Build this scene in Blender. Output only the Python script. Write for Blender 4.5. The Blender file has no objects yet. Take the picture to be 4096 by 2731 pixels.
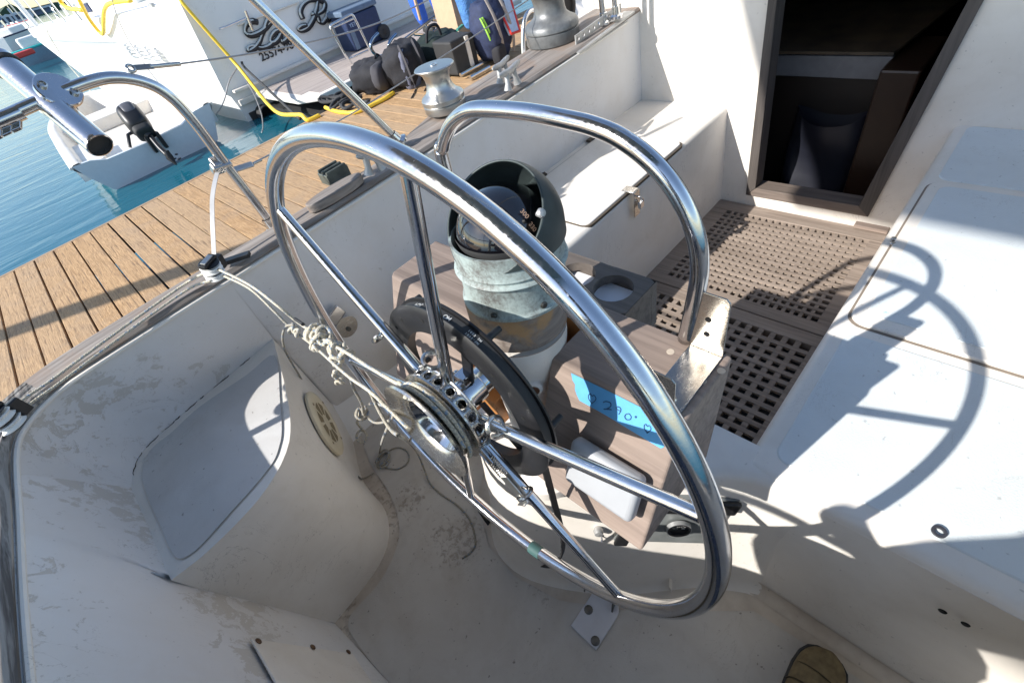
import bpy, bmesh, math, random
from math import sin, cos, pi, radians
from mathutils import Vector, Matrix, noise
random.seed(7)
V = Vector
SC = bpy.context.scene
COL = SC.collection
# ------------------------------------------------------------------ camera
CX, CY, FL = 2048.0, 1365.5, 1873.96
RM = Matrix(((0.66274354, -0.71891105, -0.20961368), (-0.62282513, -0.37376656, -0.68730446), (0.41576419, 0.58605926, -0.69546724)))
CAM = V((0, 0, 1.5))
cd = bpy.data.cameras.new('camera'); co = bpy.data.objects.new('camera', cd); COL.objects.link(co)
cd.sensor_width = 36; cd.lens = FL / 4096 * 36; cd.clip_start = 0.02; cd.clip_end = 6000
r_, d_, f_ = RM[0], RM[1], RM[2]
co.matrix_world = Matrix(((r_[0], -d_[0], -f_[0], CAM[0]), (r_[1], -d_[1], -f_[1], CAM[1]), (r_[2], -d_[2], -f_[2], CAM[2]), (0, 0, 0, 1)))
SC.camera = co
# ------------------------------------------------------------------ world, sun, exposure
AZ, EL = radians(-17.67), radians(35.45)
TOSUN = V((-cos(EL) * cos(AZ), -cos(EL) * sin(AZ), sin(EL)))
w = bpy.data.worlds.new("World"); SC.world = w; w.use_nodes = True
nt = w.node_tree; nt.nodes.clear()
wo = nt.nodes.new('ShaderNodeOutputWorld'); bg = nt.nodes.new('ShaderNodeBackground'); sk = nt.nodes.new('ShaderNodeTexSky')
sk.sky_type = 'NISHITA'; sk.sun_disc = False; sk.sun_elevation = EL; sk.sun_rotation = math.atan2(TOSUN.x, TOSUN.y)
sk.air_density = 1.0; sk.dust_density = 0.6; sk.ozone_density = 1.2
bg.inputs[1].default_value = 0.15
nt.links.new(sk.outputs[0], bg.inputs[0]); nt.links.new(bg.outputs[0], wo.inputs[0])
sd = bpy.data.lights.new('sun', 'SUN'); so = bpy.data.objects.new('sun', sd); COL.objects.link(so)
sd.energy = 4.6; sd.angle = radians(0.55); sd.color = (1.0, 0.965, 0.92)
so.rotation_mode = 'QUATERNION'; so.rotation_quaternion = TOSUN.to_track_quat('Z', 'Y'); so.location = (-6, 3, 8)
SC.render.engine = 'CYCLES'
SC.view_settings.view_transform = 'Standard'; SC.view_settings.look = 'None'
SC.view_settings.gamma = 1; SC.view_settings.exposure = 0.68
SC.cycles.max_bounces = 8; SC.cycles.glossy_bounces = 6; SC.cycles.diffuse_bounces = 5

def at(p, q, X=None, Y=None, Z=None):
    """point of the photograph (full-size pixels) on a plane of the boat: X, Y or Z constant"""
    d = r_ * ((p - CX) / FL) + d_ * ((q - CY) / FL) + f_
    if X is not None: k = (X - CAM.x) / d.x
    elif Y is not None: k = (Y - CAM.y) / d.y
    else: k = (Z - CAM.z) / d.z
    return CAM + d * k
def c0(u, v): return (u * .5804, v * .5804)
def c2(u, v): return (1000 + u * .5804, v * .5804)
# ------------------------------------------------------------------ materials
MATS = {}
class NB:
    def __init__(s, name):
        s.m = bpy.data.materials.new(name); s.m.use_nodes = True; s.t = s.m.node_tree; s.n = s.t.nodes
        s.b = s.n['Principled BSDF']; s.tc = s.n.new('ShaderNodeTexCoord'); s.geo = None
    def link(s, a, b): s.t.links.new(a, b)
    def mapping(s, scale=(1, 1, 1), rot=(0, 0, 0), src='Object'):
        m = s.n.new('ShaderNodeMapping'); m.inputs['Scale'].default_value = scale; m.inputs['Rotation'].default_value = rot
        s.link(s.tc.outputs[src], m.inputs[0]); return m.outputs[0]
    def noise(s, scale, detail=4, rough=.55, dist=0, vec=None):
        n = s.n.new('ShaderNodeTexNoise'); n.inputs['Scale'].default_value = scale; n.inputs['Detail'].default_value = detail
        n.inputs['Roughness'].default_value = rough; n.inputs['Distortion'].default_value = dist
        s.link(vec if vec is not None else s.mapping(), n.inputs['Vector']); return n.outputs[0]
    def ramp(s, fac, stops):
        r = s.n.new('ShaderNodeValToRGB'); e = r.color_ramp.elements
        while len(e) < len(stops): e.new(.5)
        for el, (p, c) in zip(e, stops):
            el.position = p; el.color = (c, c, c, 1) if not isinstance(c, tuple) else (*c, 1)
        s.link(fac, r.inputs[0]); return r.outputs[0]
    def mix(s, fac, a, b, mode='MIX'):
        m = s.n.new('ShaderNodeMix'); m.data_type = 'RGBA'; m.blend_type = mode
        for inp, v in ((m.inputs[0], fac), (m.inputs[6], a), (m.inputs[7], b)):
            if isinstance(v, (int, float)): inp.default_value = v
            elif isinstance(v, tuple): inp.default_value = (*v, 1)
            else: s.link(v, inp)
        return m.outputs[2]
    def math(s, op, a, b=0.5):
        m = s.n.new('ShaderNodeMath'); m.operation = op
        for inp, v in ((m.inputs[0], a), (m.inputs[1], b)):
            if isinstance(v, (int, float)): inp.default_value = v
            else: s.link(v, inp)
        return m.outputs[0]
    def bump(s, h, strength=.3, dist=.002, prev=None):
        b = s.n.new('ShaderNodeBump'); b.inputs['Strength'].default_value = strength; b.inputs['Distance'].default_value = dist
        s.link(h, b.inputs['Height'])
        if prev is not None: s.link(prev, b.inputs['Normal'])
        return b.outputs[0]
    def out(s, col=None, rough=None, nrm=None, metal=None):
        for k, v in (('Base Color', col), ('Roughness', rough), ('Normal', nrm), ('Metallic', metal)):
            if v is None: continue
            i = s.b.inputs[k]
            if isinstance(v, tuple): i.default_value = (*v, 1)
            elif isinstance(v, (int, float)): i.default_value = v
            else: s.link(v, i)
        return s.m

def simple(name, col, rough=.5, metal=0, var=.12, scale=20, bump=.15, bd=.001):
    if name in MATS: return MATS[name]
    b = NB(name); n = b.noise(scale, 5)
    c = b.mix(b.ramp(n, [(.3, 0.), (.7, 1.)]), tuple(x * (1 - var) for x in col), tuple(min(1, x * (1 + var)) for x in col))
    m = b.out(c, rough, b.bump(b.noise(scale * 3, 3), bump, bd), metal); MATS[name] = m; return m

def gelcoat(name, col, dirt=(.5, .43, .33), amt=.35, flake=0.0, grit=0.0, blue=0.0, speck=0.3, spots=()):
    b = NB(name); P = b.mapping()
    big = b.noise(2.3, 5, .6, .6, P); mid = b.noise(11, 6, .65, .4, P); fine = b.noise(120, 3, .6, 0, P)
    c = b.mix(b.math('MULTIPLY', b.ramp(big, [(.42, 0.), (.72, 1.)]), amt), col, dirt)
    c = b.mix(b.math('MULTIPLY', b.ramp(mid, [(.5, 0.), (.75, 1.)]), amt * .45), c, dirt)
    sp = b.ramp(b.noise(75, 2, .5, .2, P), [(.70, 0.), (.76, 1.)])
    c = b.mix(b.math('MULTIPLY', sp, speck), c, (.12, .1, .08))
    for (sx, sy, sz, sr) in spots:
        vm = b.n.new('ShaderNodeVectorMath'); vm.operation = 'DISTANCE'; b.link(b.tc.outputs['Object'], vm.inputs[0]); vm.inputs[1].default_value = (sx, sy, sz)
        near = b.ramp(b.math('DIVIDE', vm.outputs['Value'], sr), [(.25, 1.), (1., 0.)])
        dn = b.ramp(b.math('ADD', b.math('MULTIPLY', near, .22), b.noise(48, 5, .7, .4, P)), [(.70, 0.), (.80, 1.)]); dn2 = b.math('MULTIPLY', near, b.ramp(mid, [(.45, 0.), (.7, 1.)]))
        c = b.mix(b.math('MULTIPLY', dn2, .30), c, (.30, .23, .16)); c = b.mix(b.math('MULTIPLY', dn, .45), c, (.15, .105, .07))
    # hairline crazing and scratches
    sp2 = b.ramp(b.noise(28, 3, .6, 1.5, b.mapping((1, 1.6, 1), (.2, .5, .9))), [(.755, 0.), (.78, 1.)])
    c = b.mix(b.math('MULTIPLY', sp2, speck), c, (.17, .13, .10))
    scr = b.ramp(b.math('ABSOLUTE', b.math('SUBTRACT', b.noise(3.4, 6, .7, 1.4, b.mapping((1, 2.2, 1), (.3, .2, .7))), .5)), [(.0, 1.), (.0035, 0.)])
    msk = b.ramp(b.noise(4, 2, .5, 0, P), [(.5, 0.), (.62, 1.)])
    scr = b.math('MULTIPLY', scr, msk)
    c = b.mix(b.math('MULTIPLY', scr, .5), c, (.2, .16, .12))
    nrm = None
    if flake > 0:
        f = b.noise(17, 9, .74, .5, b.mapping((1, 1.7, 1.2), (.4, .1, .5)))
        area = b.noise(1.25, 3, .5, .3, P)
        mk = b.ramp(b.math('ADD', b.math('MULTIPLY', f, .55), b.math('MULTIPLY', area, .55)), [(.698 - .045 * flake, 0.), (.712 - .045 * flake, 1.)])
        c = b.mix(b.math('MULTIPLY', mk, .8), c, (.53, .49, .43))
        nrm = b.bump(mk, .5, -.0008)
    if blue > 0:
        mk = b.ramp(b.noise(4.1, 7, .6, .8, P), [(.735, 0.), (.74, 1.)])
        c = b.mix(b.math('MULTIPLY', mk, blue), c, (.28, .52, .62)); 
    if grit > 0: nrm = b.bump(b.noise(260, 2, .6, 0, P), grit, .0012, nrm)
    nrm = b.bump(mid, .12, .004, nrm)
    ro = b.math('ADD', b.math('MULTIPLY', big, .25), .3 if grit == 0 else .5)
    return b.out(c, ro, nrm)

def teak(name, axis, col=(.30, .25, .205), dark=(.13, .105, .085), warm=.0, wcol=(.42, .2, .07), rough=.75, sc=1.0, lo=.35, hi=.7):
    b = NB(name); s = [70 * sc, 70 * sc, 70 * sc]; s[axis] = 2.6 * sc
    g = b.noise(1, 6, .65, .5, b.mapping(tuple(s)))
    s2 = [16 * sc] * 3; s2[axis] = 1.0 * sc
    g2 = b.noise(1, 4, .6, .3, b.mapping(tuple(s2)))
    c = b.mix(b.ramp(g, [(lo, 0.), (hi, 1.)]), dark, col)
    c = b.mix(b.math('MULTIPLY', b.ramp(g2, [(.4, 0.), (.7, 1.)]), .4), c, tuple(x * 1.35 for x in col))
    if warm > 0:
        wm = b.ramp(b.noise(9, 5, .6, .6), [(.5, 0.), (.62, 1.)])
        c = b.mix(b.math('MULTIPLY', wm, warm), c, wcol)
    return b.out(c, rough, b.bump(g, .5, .0015))

def chrome(name, col=(.62, .62, .63), rough=.1, stain=.25, sc=1):
    b = NB(name)
    n = b.noise(14 * sc, 5, .6, .3); sc2 = b.noise(1, 4, .7, 0, b.mapping((40, 160, 300), (.5, .3, .2)))
    c = b.mix(b.math('MULTIPLY', b.ramp(n, [(.5, 0.), (.8, 1.)]), stain), col, (.36, .27, .19))
    sp = b.ramp(b.noise(230, 2), [(.7, 0.), (.75, 1.)])
    ro = b.math('ADD', b.math('MULTIPLY', b.ramp(sc2, [(.4, 0.), (.8, 1.)]), .16), b.math('ADD', b.math('MULTIPLY', sp, .2), rough))
    return b.out(c, ro, b.bump(sc2, .05, .0005), 1.0)

def patina():
    b = NB('verdigris bronze')
    a = b.noise(9, 7, .72, .5, b.mapping((1, 1, .7))); f = b.noise(160, 3, .7)
    k = b.math('ADD', b.math('MULTIPLY', a, .8), b.math('MULTIPLY', f, .28))
    c = b.mix(b.ramp(k, [(.42, 0.), (.58, 1.)]), (.14, .14, .13), (.36, .43, .41))
    c = b.mix(b.ramp(b.noise(5, 6, .7, .6), [(.58, 0.), (.72, 1.)]), c, (.25, .48, .42))
    return b.out(c, .62, b.bump(f, .35, .0012), .15)

def rope_mat(name, base=(.66, .6, .47), fleck=(.16, .27, .42), bumpy=1.0):
    b = NB(name)
    v = b.n.new('ShaderNodeTexVoronoi'); v.inputs['Scale'].default_value = 330; b.link(b.mapping(), v.inputs[0])
    v2 = b.n.new('ShaderNodeTexVoronoi'); v2.inputs['Scale'].default_value = 230; b.link(b.mapping(), v2.inputs[0])
    c = b.mix(b.ramp(v.outputs['Distance'], [(.1, 0.), (.7, 1.)]), tuple(x * 1.1 for x in base), tuple(x * .62 for x in base))
    sp = b.n.new('ShaderNodeSeparateColor'); b.link(v2.outputs['Color'], sp.inputs[0])
    c = b.mix(b.math('MULTIPLY', b.ramp(sp.outputs[0], [(.84, 0.), (.86, 1.)]), .7), c, fleck)
    return b.out(c, .85, b.bump(v.outputs['Distance'], .9 * bumpy, -.0015))

def dock_mat():
    b = NB('dock planks')
    sx = b.n.new('ShaderNodeSeparateXYZ'); b.link(b.tc.outputs['Object'], sx.inputs[0])
    idx = b.math('FLOOR', b.math('DIVIDE', sx.outputs[0], .148))
    wn = b.n.new('ShaderNodeTexWhiteNoise'); wn.noise_dimensions = '1D'; b.link(idx, wn.inputs['W'])
    cb = b.n.new('ShaderNodeCombineXYZ'); b.link(b.math('MULTIPLY', wn.outputs[0], 30), cb.inputs[2]); b.link(b.math('MULTIPLY', wn.outputs[0], 17), cb.inputs[1])
    ad = b.n.new('ShaderNodeVectorMath'); ad.operation = 'ADD'; b.link(b.mapping((30, 2.0, 30)), ad.inputs[0]); b.link(cb.outputs[0], ad.inputs[1])
    g = b.noise(1, 6, .62, 1.4, ad.outputs[0])
    ring = b.math('FRACT', b.math('MULTIPLY', g, 7))
    c = b.mix(b.ramp(ring, [(.0, 0.), (.55, 1.), (1., .1)]), (.29, .165, .07), (.50, .315, .155))
    grey = b.ramp(sx.outputs[0], [(.0, 1.), (.5, 0.)])
    c = b.mix(b.math('MULTIPLY', wn.outputs[0], .45), c, (.37, .275, .18))
    st = b.ramp(b.noise(3.5, 5, .6, .5), [(.5, 0.), (.75, 1.)])
    c = b.mix(b.math('MULTIPLY', st, .5), c, (.30, .22, .15))
    kn = b.ramp(b.noise(8, 3, .5, 0, b.mapping((1, .6, 1))), [(.72, 0.), (.77, 1.)])
    c = b.mix(b.math('MULTIPLY', kn, .6), c, (.14, .08, .04))
    fur = b.noise(1, 5, .7, .4, b.mapping((75, 3.5, 10)))
    c = b.mix(b.math('MULTIPLY', b.ramp(fur, [(.56, 0.), (.64, 1.)]), .75), c, (.15, .09, .05))
    return b.out(c, .85, b.bump(fur, .7, -.006, b.bump(g, .4, .003)))

def water_mat():
    b = NB('harbour water')
    h = b.noise(1, 4, .55, .6, b.mapping((.9, 2.6, 1), (0, 0, .55))); h2 = b.noise(1, 3, .5, .3, b.mapping((5, 14, 1), (0, 0, .4)))
    b.b.inputs['Specular IOR Level'].default_value = .5; b.b.inputs['IOR'].default_value = 1.33
    return b.out((.008, .095, .135), .07, b.bump(h2, .07, .02, b.bump(h, .12, .12)))

WHITE = gelcoat('painted fibreglass', (.78, .735, .665), amt=.36)
COAM = gelcoat('flaking coaming paint', (.70, .685, .665), amt=.28, flake=.35)
AFTW = gelcoat('peeling aft paint', (.70, .685, .665), amt=.25, flake=1.9)
NONSKID = gelcoat('blue white nonskid', (.66, .70, .70), (.45, .45, .42), amt=.3, grit=.6, blue=.9, speck=.35)
SOLE = gelcoat('grey sole nonskid', (.56, .525, .47), (.30, .24, .175), amt=.48, grit=.35, speck=.7, spots=((.12, .80, 0, .20), (.10, 1.04, 0, .14), (.20, .50, 0, .12)))
SEATTOP = gelcoat('grey seat nonskid', (.58, .57, .55), (.3, .27, .24), amt=.4, grit=.4, blue=.4, speck=.6)
DIRTY = gelcoat('stained sole edge', (.62, .55, .46), (.22, .15, .09), amt=.6, speck=.6, spots=((.04, 1.1, 0, .25), (-.28, .9, 0, .14)))
TEAKX = teak('weathered teak x', 0); TEAKY = teak('weathered teak y', 1, (.285, .22, .18), (.15, .112, .09)); TEAKZ = teak('weathered teak z', 2, (.10, .085, .075), (.05, .042, .036)); SILLT = teak('sill teak', 1, (.19, .15, .125), (.09, .07, .055))
CAP = teak('cap rail teak', 0, (.30, .265, .235), (.12, .10, .085), warm=.25, wcol=(.24, .12, .05))
CAPY = teak('cap rail teak aft', 1, (.33, .31, .28), (.06, .05, .045), sc=1.1, lo=.42, hi=.58, rough=.95)
RIM = teak('teak ring', 0, (.27, .225, .19), (.13, .10, .08), warm=.8, wcol=(.45, .25, .10))
VARN = simple('varnished orange wood', (.40, .17, .05), .45)
GRATE = teak('grating teak', 1, (.33, .265, .215), (.17, .13, .10))
CHROME = chrome('polished steel'); CHROME2 = chrome('worn steel', (.55, .53, .50), .2, .5); SATIN = chrome('satin winch metal', (.52, .52, .50), .33, .25, 2)
BRKT = chrome('scratched bracket steel', (.34, .325, .30), .2, .4, 3)
CHRM3 = chrome('background steel', (.7, .7, .7), .15, .05)
DARKM = simple('dark bronze winch', (.16, .165, .165), .42, .35, .2, 40); PATINA = patina()
BLACK = simple('black plastic', (.011, .011, .012), .42); BLACKM = simple('matte black rubber', (.03, .03, .03), .7)
HOODM = simple('dark green hood', (.04, .054, .054), .5, .1, .25, 25, .2)
GREYP = simple('grey plastic', (.37, .38, .39), .42, 0, .04)
ALU = simple('grey cast metal', (.42, .42, .41), .45, .5, .1, 30)
BEIGE = simple('beige plastic', (.62, .54, .38), .45, 0, .06); BROWN = simple('brown wood plug', (.25, .15, .06), .5)
BLUETAPE = simple('blue masking tape', (.10, .36, .66), .6, 0, .06, 60)
PENCIL = simple('pencil ink', (.03, .09, .2), .7); INK = simple('white ink', (.50, .50, .48), .6); GLOWNUM = simple('pale orange numerals', (.42, .26, .17), .7)
ROPE = rope_mat('flecked rope'); ROPED = rope_mat('shade dark rope', (.42, .38, .30)); ROPEBLK = rope_mat('black rope', (.05, .05, .05), (.1, .1, .1))  # the darker flecked rope carries the shade of the well in its colour
HOSE = simple('yellow hose', (.85, .58, .05), .4); WIRE = simple('grey wire', (.38, .37, .36), .4, .6)
BOATW = gelcoat('white hull gloss', (.80, .79, .76), (.6, .6, .58), amt=.1, speck=0); GREYW = simple('light grey hull', (.62, .65, .67), .35, 0, .03)
DOCK = dock_mat(); WATER = water_mat()
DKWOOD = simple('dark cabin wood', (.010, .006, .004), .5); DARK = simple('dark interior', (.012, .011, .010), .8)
CANVAS = simple('grey canvas', (.28, .29, .3), .85, 0, .1, 30); BLUEC = simple('bright blue canvas', (.03, .12, .55), .7, 0, .15, 8)
BLUEC2 = simple('faded blue tarp', (.08, .22, .5), .6, 0, .3, 9, .8, .02); NAVY = simple('navy cloth', (.02, .03, .075), .8, 0, .2, 30)
BLKC = simple('black cloth', (.018, .018, .022), .85, 0, .2, 40); GREYC = simple('grey cloth', (.15, .16, .22), .8, 0, .1, 50)
GREENC = simple('dark green cloth', (.01, .035, .025), .8); CARD = simple('cardboard', (.50, .35, .22), .8, 0, .06)
NEON = simple('lime green straps', (.35, .7, .08), .6); REDP = simple('red trim', (.6, .04, .03), .5); TEAL = simple('teal trim', (.03, .45, .42), .5)
GREEN = simple('marine hill trees', (.04, .07, .04), .9, 0, .3, 2); BELT = simple('black belt', (.02, .02, .02), .6)
KHAKI = simple('khaki suede', (.16, .12, .06), .85, 0, .3, 60, .5); DENIM = simple('dark denim', (.03, .045, .08), .85, 0, .2, 200)
SHIRT = simple('grey shirt', (.12, .12, .13), .85); SKIN = simple('skin', (.5, .3, .2), .55); HAIR = simple('dark hair', (.03, .02, .015), .7)
STRAP = simple('white webbing', (.62, .6, .55), .75); GLASSB = simple('compass glass', (.006, .006, .008), .04, 0, .1, 20, 0); GLASSB.node_tree.nodes['Principled BSDF'].inputs['Coat Weight'].default_value = 1
GREENTAPE = simple('green tape', (.04, .10, .095), .6)
FADE = simple('pale building', (.5, .52, .56), .8); BLUESAIL = simple('blue sail cover', (.02, .10, .25), .7)
BAGM = simple('cabin dark plastic bag', (.012, .013, .02), .4); RUST = simple('rusty iron', (.14, .06, .03), .7, .3, .3, 60)  # bag colour holds the dimness of the cabin

# ------------------------------------------------------------------ mesh builder
class MB:
    def __init__(s): s.v = []; s.f = []
    def add(s, vs, fs):
        o = len(s.v); s.v += [V(v) for v in vs]; s.f += [tuple(i + o for i in f) for f in fs]; return s
    def box(s, a, b):
        x0, y0, z0 = a; x1, y1, z1 = b
        return s.add([(x0, y0, z0), (x1, y0, z0), (x1, y1, z0), (x0, y1, z0), (x0, y0, z1), (x1, y0, z1), (x1, y1, z1), (x0, y1, z1)],
                     [(0, 3, 2, 1), (4, 5, 6, 7), (0, 1, 5, 4), (1, 2, 6, 5), (2, 3, 7, 6), (3, 0, 4, 7)])
    def obox(s, c, ax, ay, az):
        c, ax, ay, az = V(c), V(ax), V(ay), V(az)
        vs = [c + ax * i + ay * j + az * k for k in (-1, 1) for (i, j) in ((-1, -1), (1, -1), (1, 1), (-1, 1))]
        return s.add(vs, [(0, 3, 2, 1), (4, 5, 6, 7), (0, 1, 5, 4), (1, 2, 6, 5), (2, 3, 7, 6), (3, 0, 4, 7)])
    def tube(s, path, r, n=12, closed=False, flat=None):
        P = [V(p) for p in path]; m = len(P); rr = r if isinstance(r, (list, tuple)) else [r] * m
        vs = []; fs = []; up = None
        for i, p in enumerate(P):
            a = P[(i - 1) % m] if (closed or i > 0) else p; b = P[(i + 1) % m] if (closed or i < m - 1) else p
            t = (b - a); t = t.normalized() if t.length > 1e-9 else V((0, 0, 1))
            if up is None:
                up = V((0, 0, 1)) if abs(t.z) < .9 else V((1, 0, 0))
            u = (up - t * up.dot(t))
            if u.length < 1e-6: u = t.orthogonal()
            u.normalize(); w_ = t.cross(u); up = u
            for k in range(n):
                q = 2 * pi * k / n
                cu, cw = cos(q) * rr[i], sin(q) * rr[i]
                if flat: cu *= flat[0]; cw *= flat[1]
                vs.append(p + u * cu + w_ * cw)
        for i in range(m if closed else m - 1):
            for k in range(n):
                a = i * n + k; b = i * n + (k + 1) % n; c = ((i + 1) % m) * n + (k + 1) % n; d = ((i + 1) % m) * n + k
                fs.append((a, b, c, d))
        if not closed:
            fs.append(tuple(range(n - 1, -1, -1))); fs.append(tuple((m - 1) * n + k for k in range(n)))
        return s.add(vs, fs)
    def lathe(s, prof, o, axis=(0, 0, 1), n=40, a0=0, a1=2 * pi):
        ax = V(axis).normalized(); u = ax.orthogonal().normalized(); w_ = ax.cross(u); o = V(o); full = abs(a1 - a0 - 2 * pi) < 1e-6
        m = n if full else n + 1; vs = []; fs = []
        for (r, h) in prof:
            for k in range(m):
                q = a0 + (a1 - a0) * k / n; vs.append(o + ax * h + (u * cos(q) + w_ * sin(q)) * r)
        for i in range(len(prof) - 1):
            for k in range(n):
                fs.append((i * m + k, i * m + (k + 1) % m, (i + 1) * m + (k + 1) % m, (i + 1) * m + k))
        return s.add(vs, fs)
    def cyl(s, p0, p1, r0, r1=None, n=20): return s.tube([p0, p1], [r0, r0 if r1 is None else r1], n)
    def loft(s, rows, closed=False):
        n = len(rows[0]); vs = [p for r in rows for p in r]; fs = []
        for i in range(len(rows) - 1):
            for k in range(n if closed else n - 1):
                fs.append((i * n + k, i * n + (k + 1) % n, (i + 1) * n + (k + 1) % n, (i + 1) * n + k))
        return s.add(vs, fs)
    def prism(s, poly, off, cap=True):
        n = len(poly); off = V(off); P = [V(p) for p in poly]; vs = P + [p + off for p in P]
        fs = [(i, (i + 1) % n, n + (i + 1) % n, n + i) for i in range(n)]
        if cap: fs += [tuple(range(n - 1, -1, -1)), tuple(range(n, 2 * n))]
        return s.add(vs, fs)
    def blob(s, c, size, rot=0, pw=.6, nz=.0, seed=0, n=22, m=14):
        c = V(c); vs = []; fs = []; sg = lambda x: math.copysign(abs(x) ** pw, x)
        R = rot if isinstance(rot, Matrix) else Matrix.Rotation(rot, 3, 'Z')
        for i in range(m + 1):
            ph = -pi / 2 + pi * i / m
            for k in range(n):
                th = 2 * pi * k / n
                p = V((sg(cos(ph)) * sg(cos(th)) * size[0], sg(cos(ph)) * sg(sin(th)) * size[1], sg(sin(ph)) * size[2])) * .5
                if nz: p += p.normalized() * (noise.noise(p * 9 + V((seed, 0, 0))) * nz + noise.noise(p * 30 + V((0, seed, 0))) * nz * .45)
                vs.append(c + R @ p)
        for i in range(m):
            for k in range(n): fs.append((i * n + k, i * n + (k + 1) % n, (i + 1) * n + (k + 1) % n, (i + 1) * n + k))
        return s.add(vs, fs)
    def bolt(s, p, ax, r=.006, h=.004):
        ax = V(ax).normalized(); p = V(p); return s.lathe([(r, 0), (r, h * .5), (r * .7, h), (0.0001, h)], p, ax, 12)
    def build(s, name, mat, parent=None, smooth=40, bevel=0, seg=2, sub=0, loc=None, recalc=True):
        me = bpy.data.meshes.new(name)
        if parent is not None: O = V(parent['wo'][:])
        elif loc is not None: O = V(loc)
        else:
            xs = [v.x for v in s.v]; ys = [v.y for v in s.v]; O = V(((min(xs) + max(xs)) / 2, (min(ys) + max(ys)) / 2, min(v.z for v in s.v)))
        me.from_pydata([tuple(v - O) for v in s.v], [], s.f); me.validate()
        if recalc:
            bm = bmesh.new(); bm.from_mesh(me); bmesh.ops.remove_doubles(bm, verts=bm.verts, dist=2e-5); bmesh.ops.recalc_face_normals(bm, faces=bm.faces); bm.to_mesh(me); bm.free()
        o = bpy.data.objects.new(name, me); COL.objects.link(o); me.materials.append(mat)
        if parent is None: o.location = O
        else:
            o.parent = parent
        o['wo'] = [O.x, O.y, O.z]
        if bevel:
            b = o.modifiers.new('bevel', 'BEVEL'); b.width = bevel; b.segments = seg; b.limit_method = 'ANGLE'; b.angle_limit = radians(35); b.harden_normals = False
        if sub:
            b = o.modifiers.new('sub', 'SUBSURF'); b.levels = sub; b.render_levels = sub
        if smooth:
            me.polygons.foreach_set('use_smooth', [True] * len(me.polygons))
            if smooth < 180: me.set_sharp_from_angle(angle=radians(smooth))
        me.update(); return o

from mathutils.bvhtree import BVHTree
def hit(o, p, q):
    bv = BVHTree.FromPolygons([v.co + V(o['wo'][:]) for v in o.data.vertices], [tuple(f.vertices) for f in o.data.polygons])
    d = (r_ * ((p - CX) / FL) + d_ * ((q - CY) / FL) + f_).normalized(); h = bv.ray_cast(CAM, d)
    return h[0], (h[1] if h[1].dot(d) < 0 else -h[1])
def tag(o, label=None, cat=None, group=None, kind=None):
    if label: o['label'] = label
    if cat: o['category'] = cat
    if group: o['group'] = group
    if kind: o['kind'] = kind
    return o
def thing(name, loc, label, cat, group=None):
    o = bpy.data.objects.new(name, None); o.empty_display_size = .1; COL.objects.link(o); o.location = loc; o['wo'] = list(loc)
    return tag(o, label, cat, group)
def copy_tree(o, parent=None, loc=None, rotz=None, label=None, scale=None):
    c = o.copy(); COL.objects.link(c); c.parent = parent
    if loc is not None: c.location = loc
    if rotz is not None: c.rotation_euler.z = rotz
    if scale is not None: c.scale = (scale,) * 3
    if label: c['label'] = label
    for ch in [x for x in list(bpy.data.objects) if x.parent == o]: copy_tree(ch, c)
    return c
def cr(P, n=8, closed=False):
    P = [V(p) for p in P]; m = len(P); out = []
    g = (lambda i: P[i % m]) if closed else (lambda i: P[max(0, min(m - 1, i))])
    for i in range(m if closed else m - 1):
        a, b, c, d = g(i - 1), g(i), g(i + 1), g(i + 2)
        for k in range(n):
            t = k / n
            out.append(.5 * ((2 * b) + (c - a) * t + (2 * a - 5 * b + 4 * c - d) * t * t + (3 * b - a - 3 * c + d) * t ** 3))
    if not closed: out.append(P[-1])
    return out
def fillet(P, r, n=7):
    P = [V(p) for p in P]; out = [P[0]]
    for i in range(1, len(P) - 1):
        a = (P[i - 1] - P[i]); b = (P[i + 1] - P[i]); la, lb = a.length, b.length; a.normalize(); b.normalize()
        ang = a.angle(b); d = min(r / math.tan(ang / 2), la * .49, lb * .49); p0, p1 = P[i] + a * d, P[i] + b * d
        for k in range(n + 1):
            t = k / n; out.append(p0 * (1 - t) ** 2 + P[i] * 2 * t * (1 - t) + p1 * t * t)
    out.append(P[-1]); return out
def resample(P, n):
    P = [V(p) for p in P]; L = [0]
    for a, b in zip(P, P[1:]): L.append(L[-1] + (b - a).length)
    out = []; j = 0
    for i in range(n):
        s = L[-1] * i / (n - 1)
        while j < len(P) - 2 and L[j + 1] < s: j += 1
        t = (s - L[j]) / max(1e-9, L[j + 1] - L[j]); out.append(P[j].lerp(P[j + 1], min(1, t)))
    return out
def rrect(x0, y0, x1, y1, r, z, n=5):
    out = []
    for cx_, cy_, a in ((x1 - r, y1 - r, 0), (x0 + r, y1 - r, 90), (x0 + r, y0 + r, 180), (x1 - r, y0 + r, 270)):
        for k in range(n + 1):
            q = radians(a + 90 * k / n); out.append(V((cx_ + r * cos(q), cy_ + r * sin(q), z)))
    return out
def text_mesh(name, s, mat, parent, origin, xdir, ydir, size, depth=.0008, curveR=None):
    cu = bpy.data.curves.new('txt', 'FONT'); cu.body = s; cu.size = size; cu.extrude = depth; cu.offset = size * .018; cu.align_x = 'CENTER'; cu.align_y = 'CENTER'
    o = bpy.data.objects.new('txt', cu); COL.objects.link(o)
    me = bpy.data.meshes.new_from_object(o.evaluated_get(bpy.context.evaluated_depsgraph_get()))
    bpy.data.objects.remove(o); x = V(xdir).normalized(); y = V(ydir).normalized(); z = x.cross(y)
    b = MB(); b.add([V(origin) + x * v.co.x + y * v.co.y + z * v.co.z for v in me.vertices], [tuple(p.vertices) for p in me.polygons])
    return b.build(name, mat, parent, smooth=0)
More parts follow.
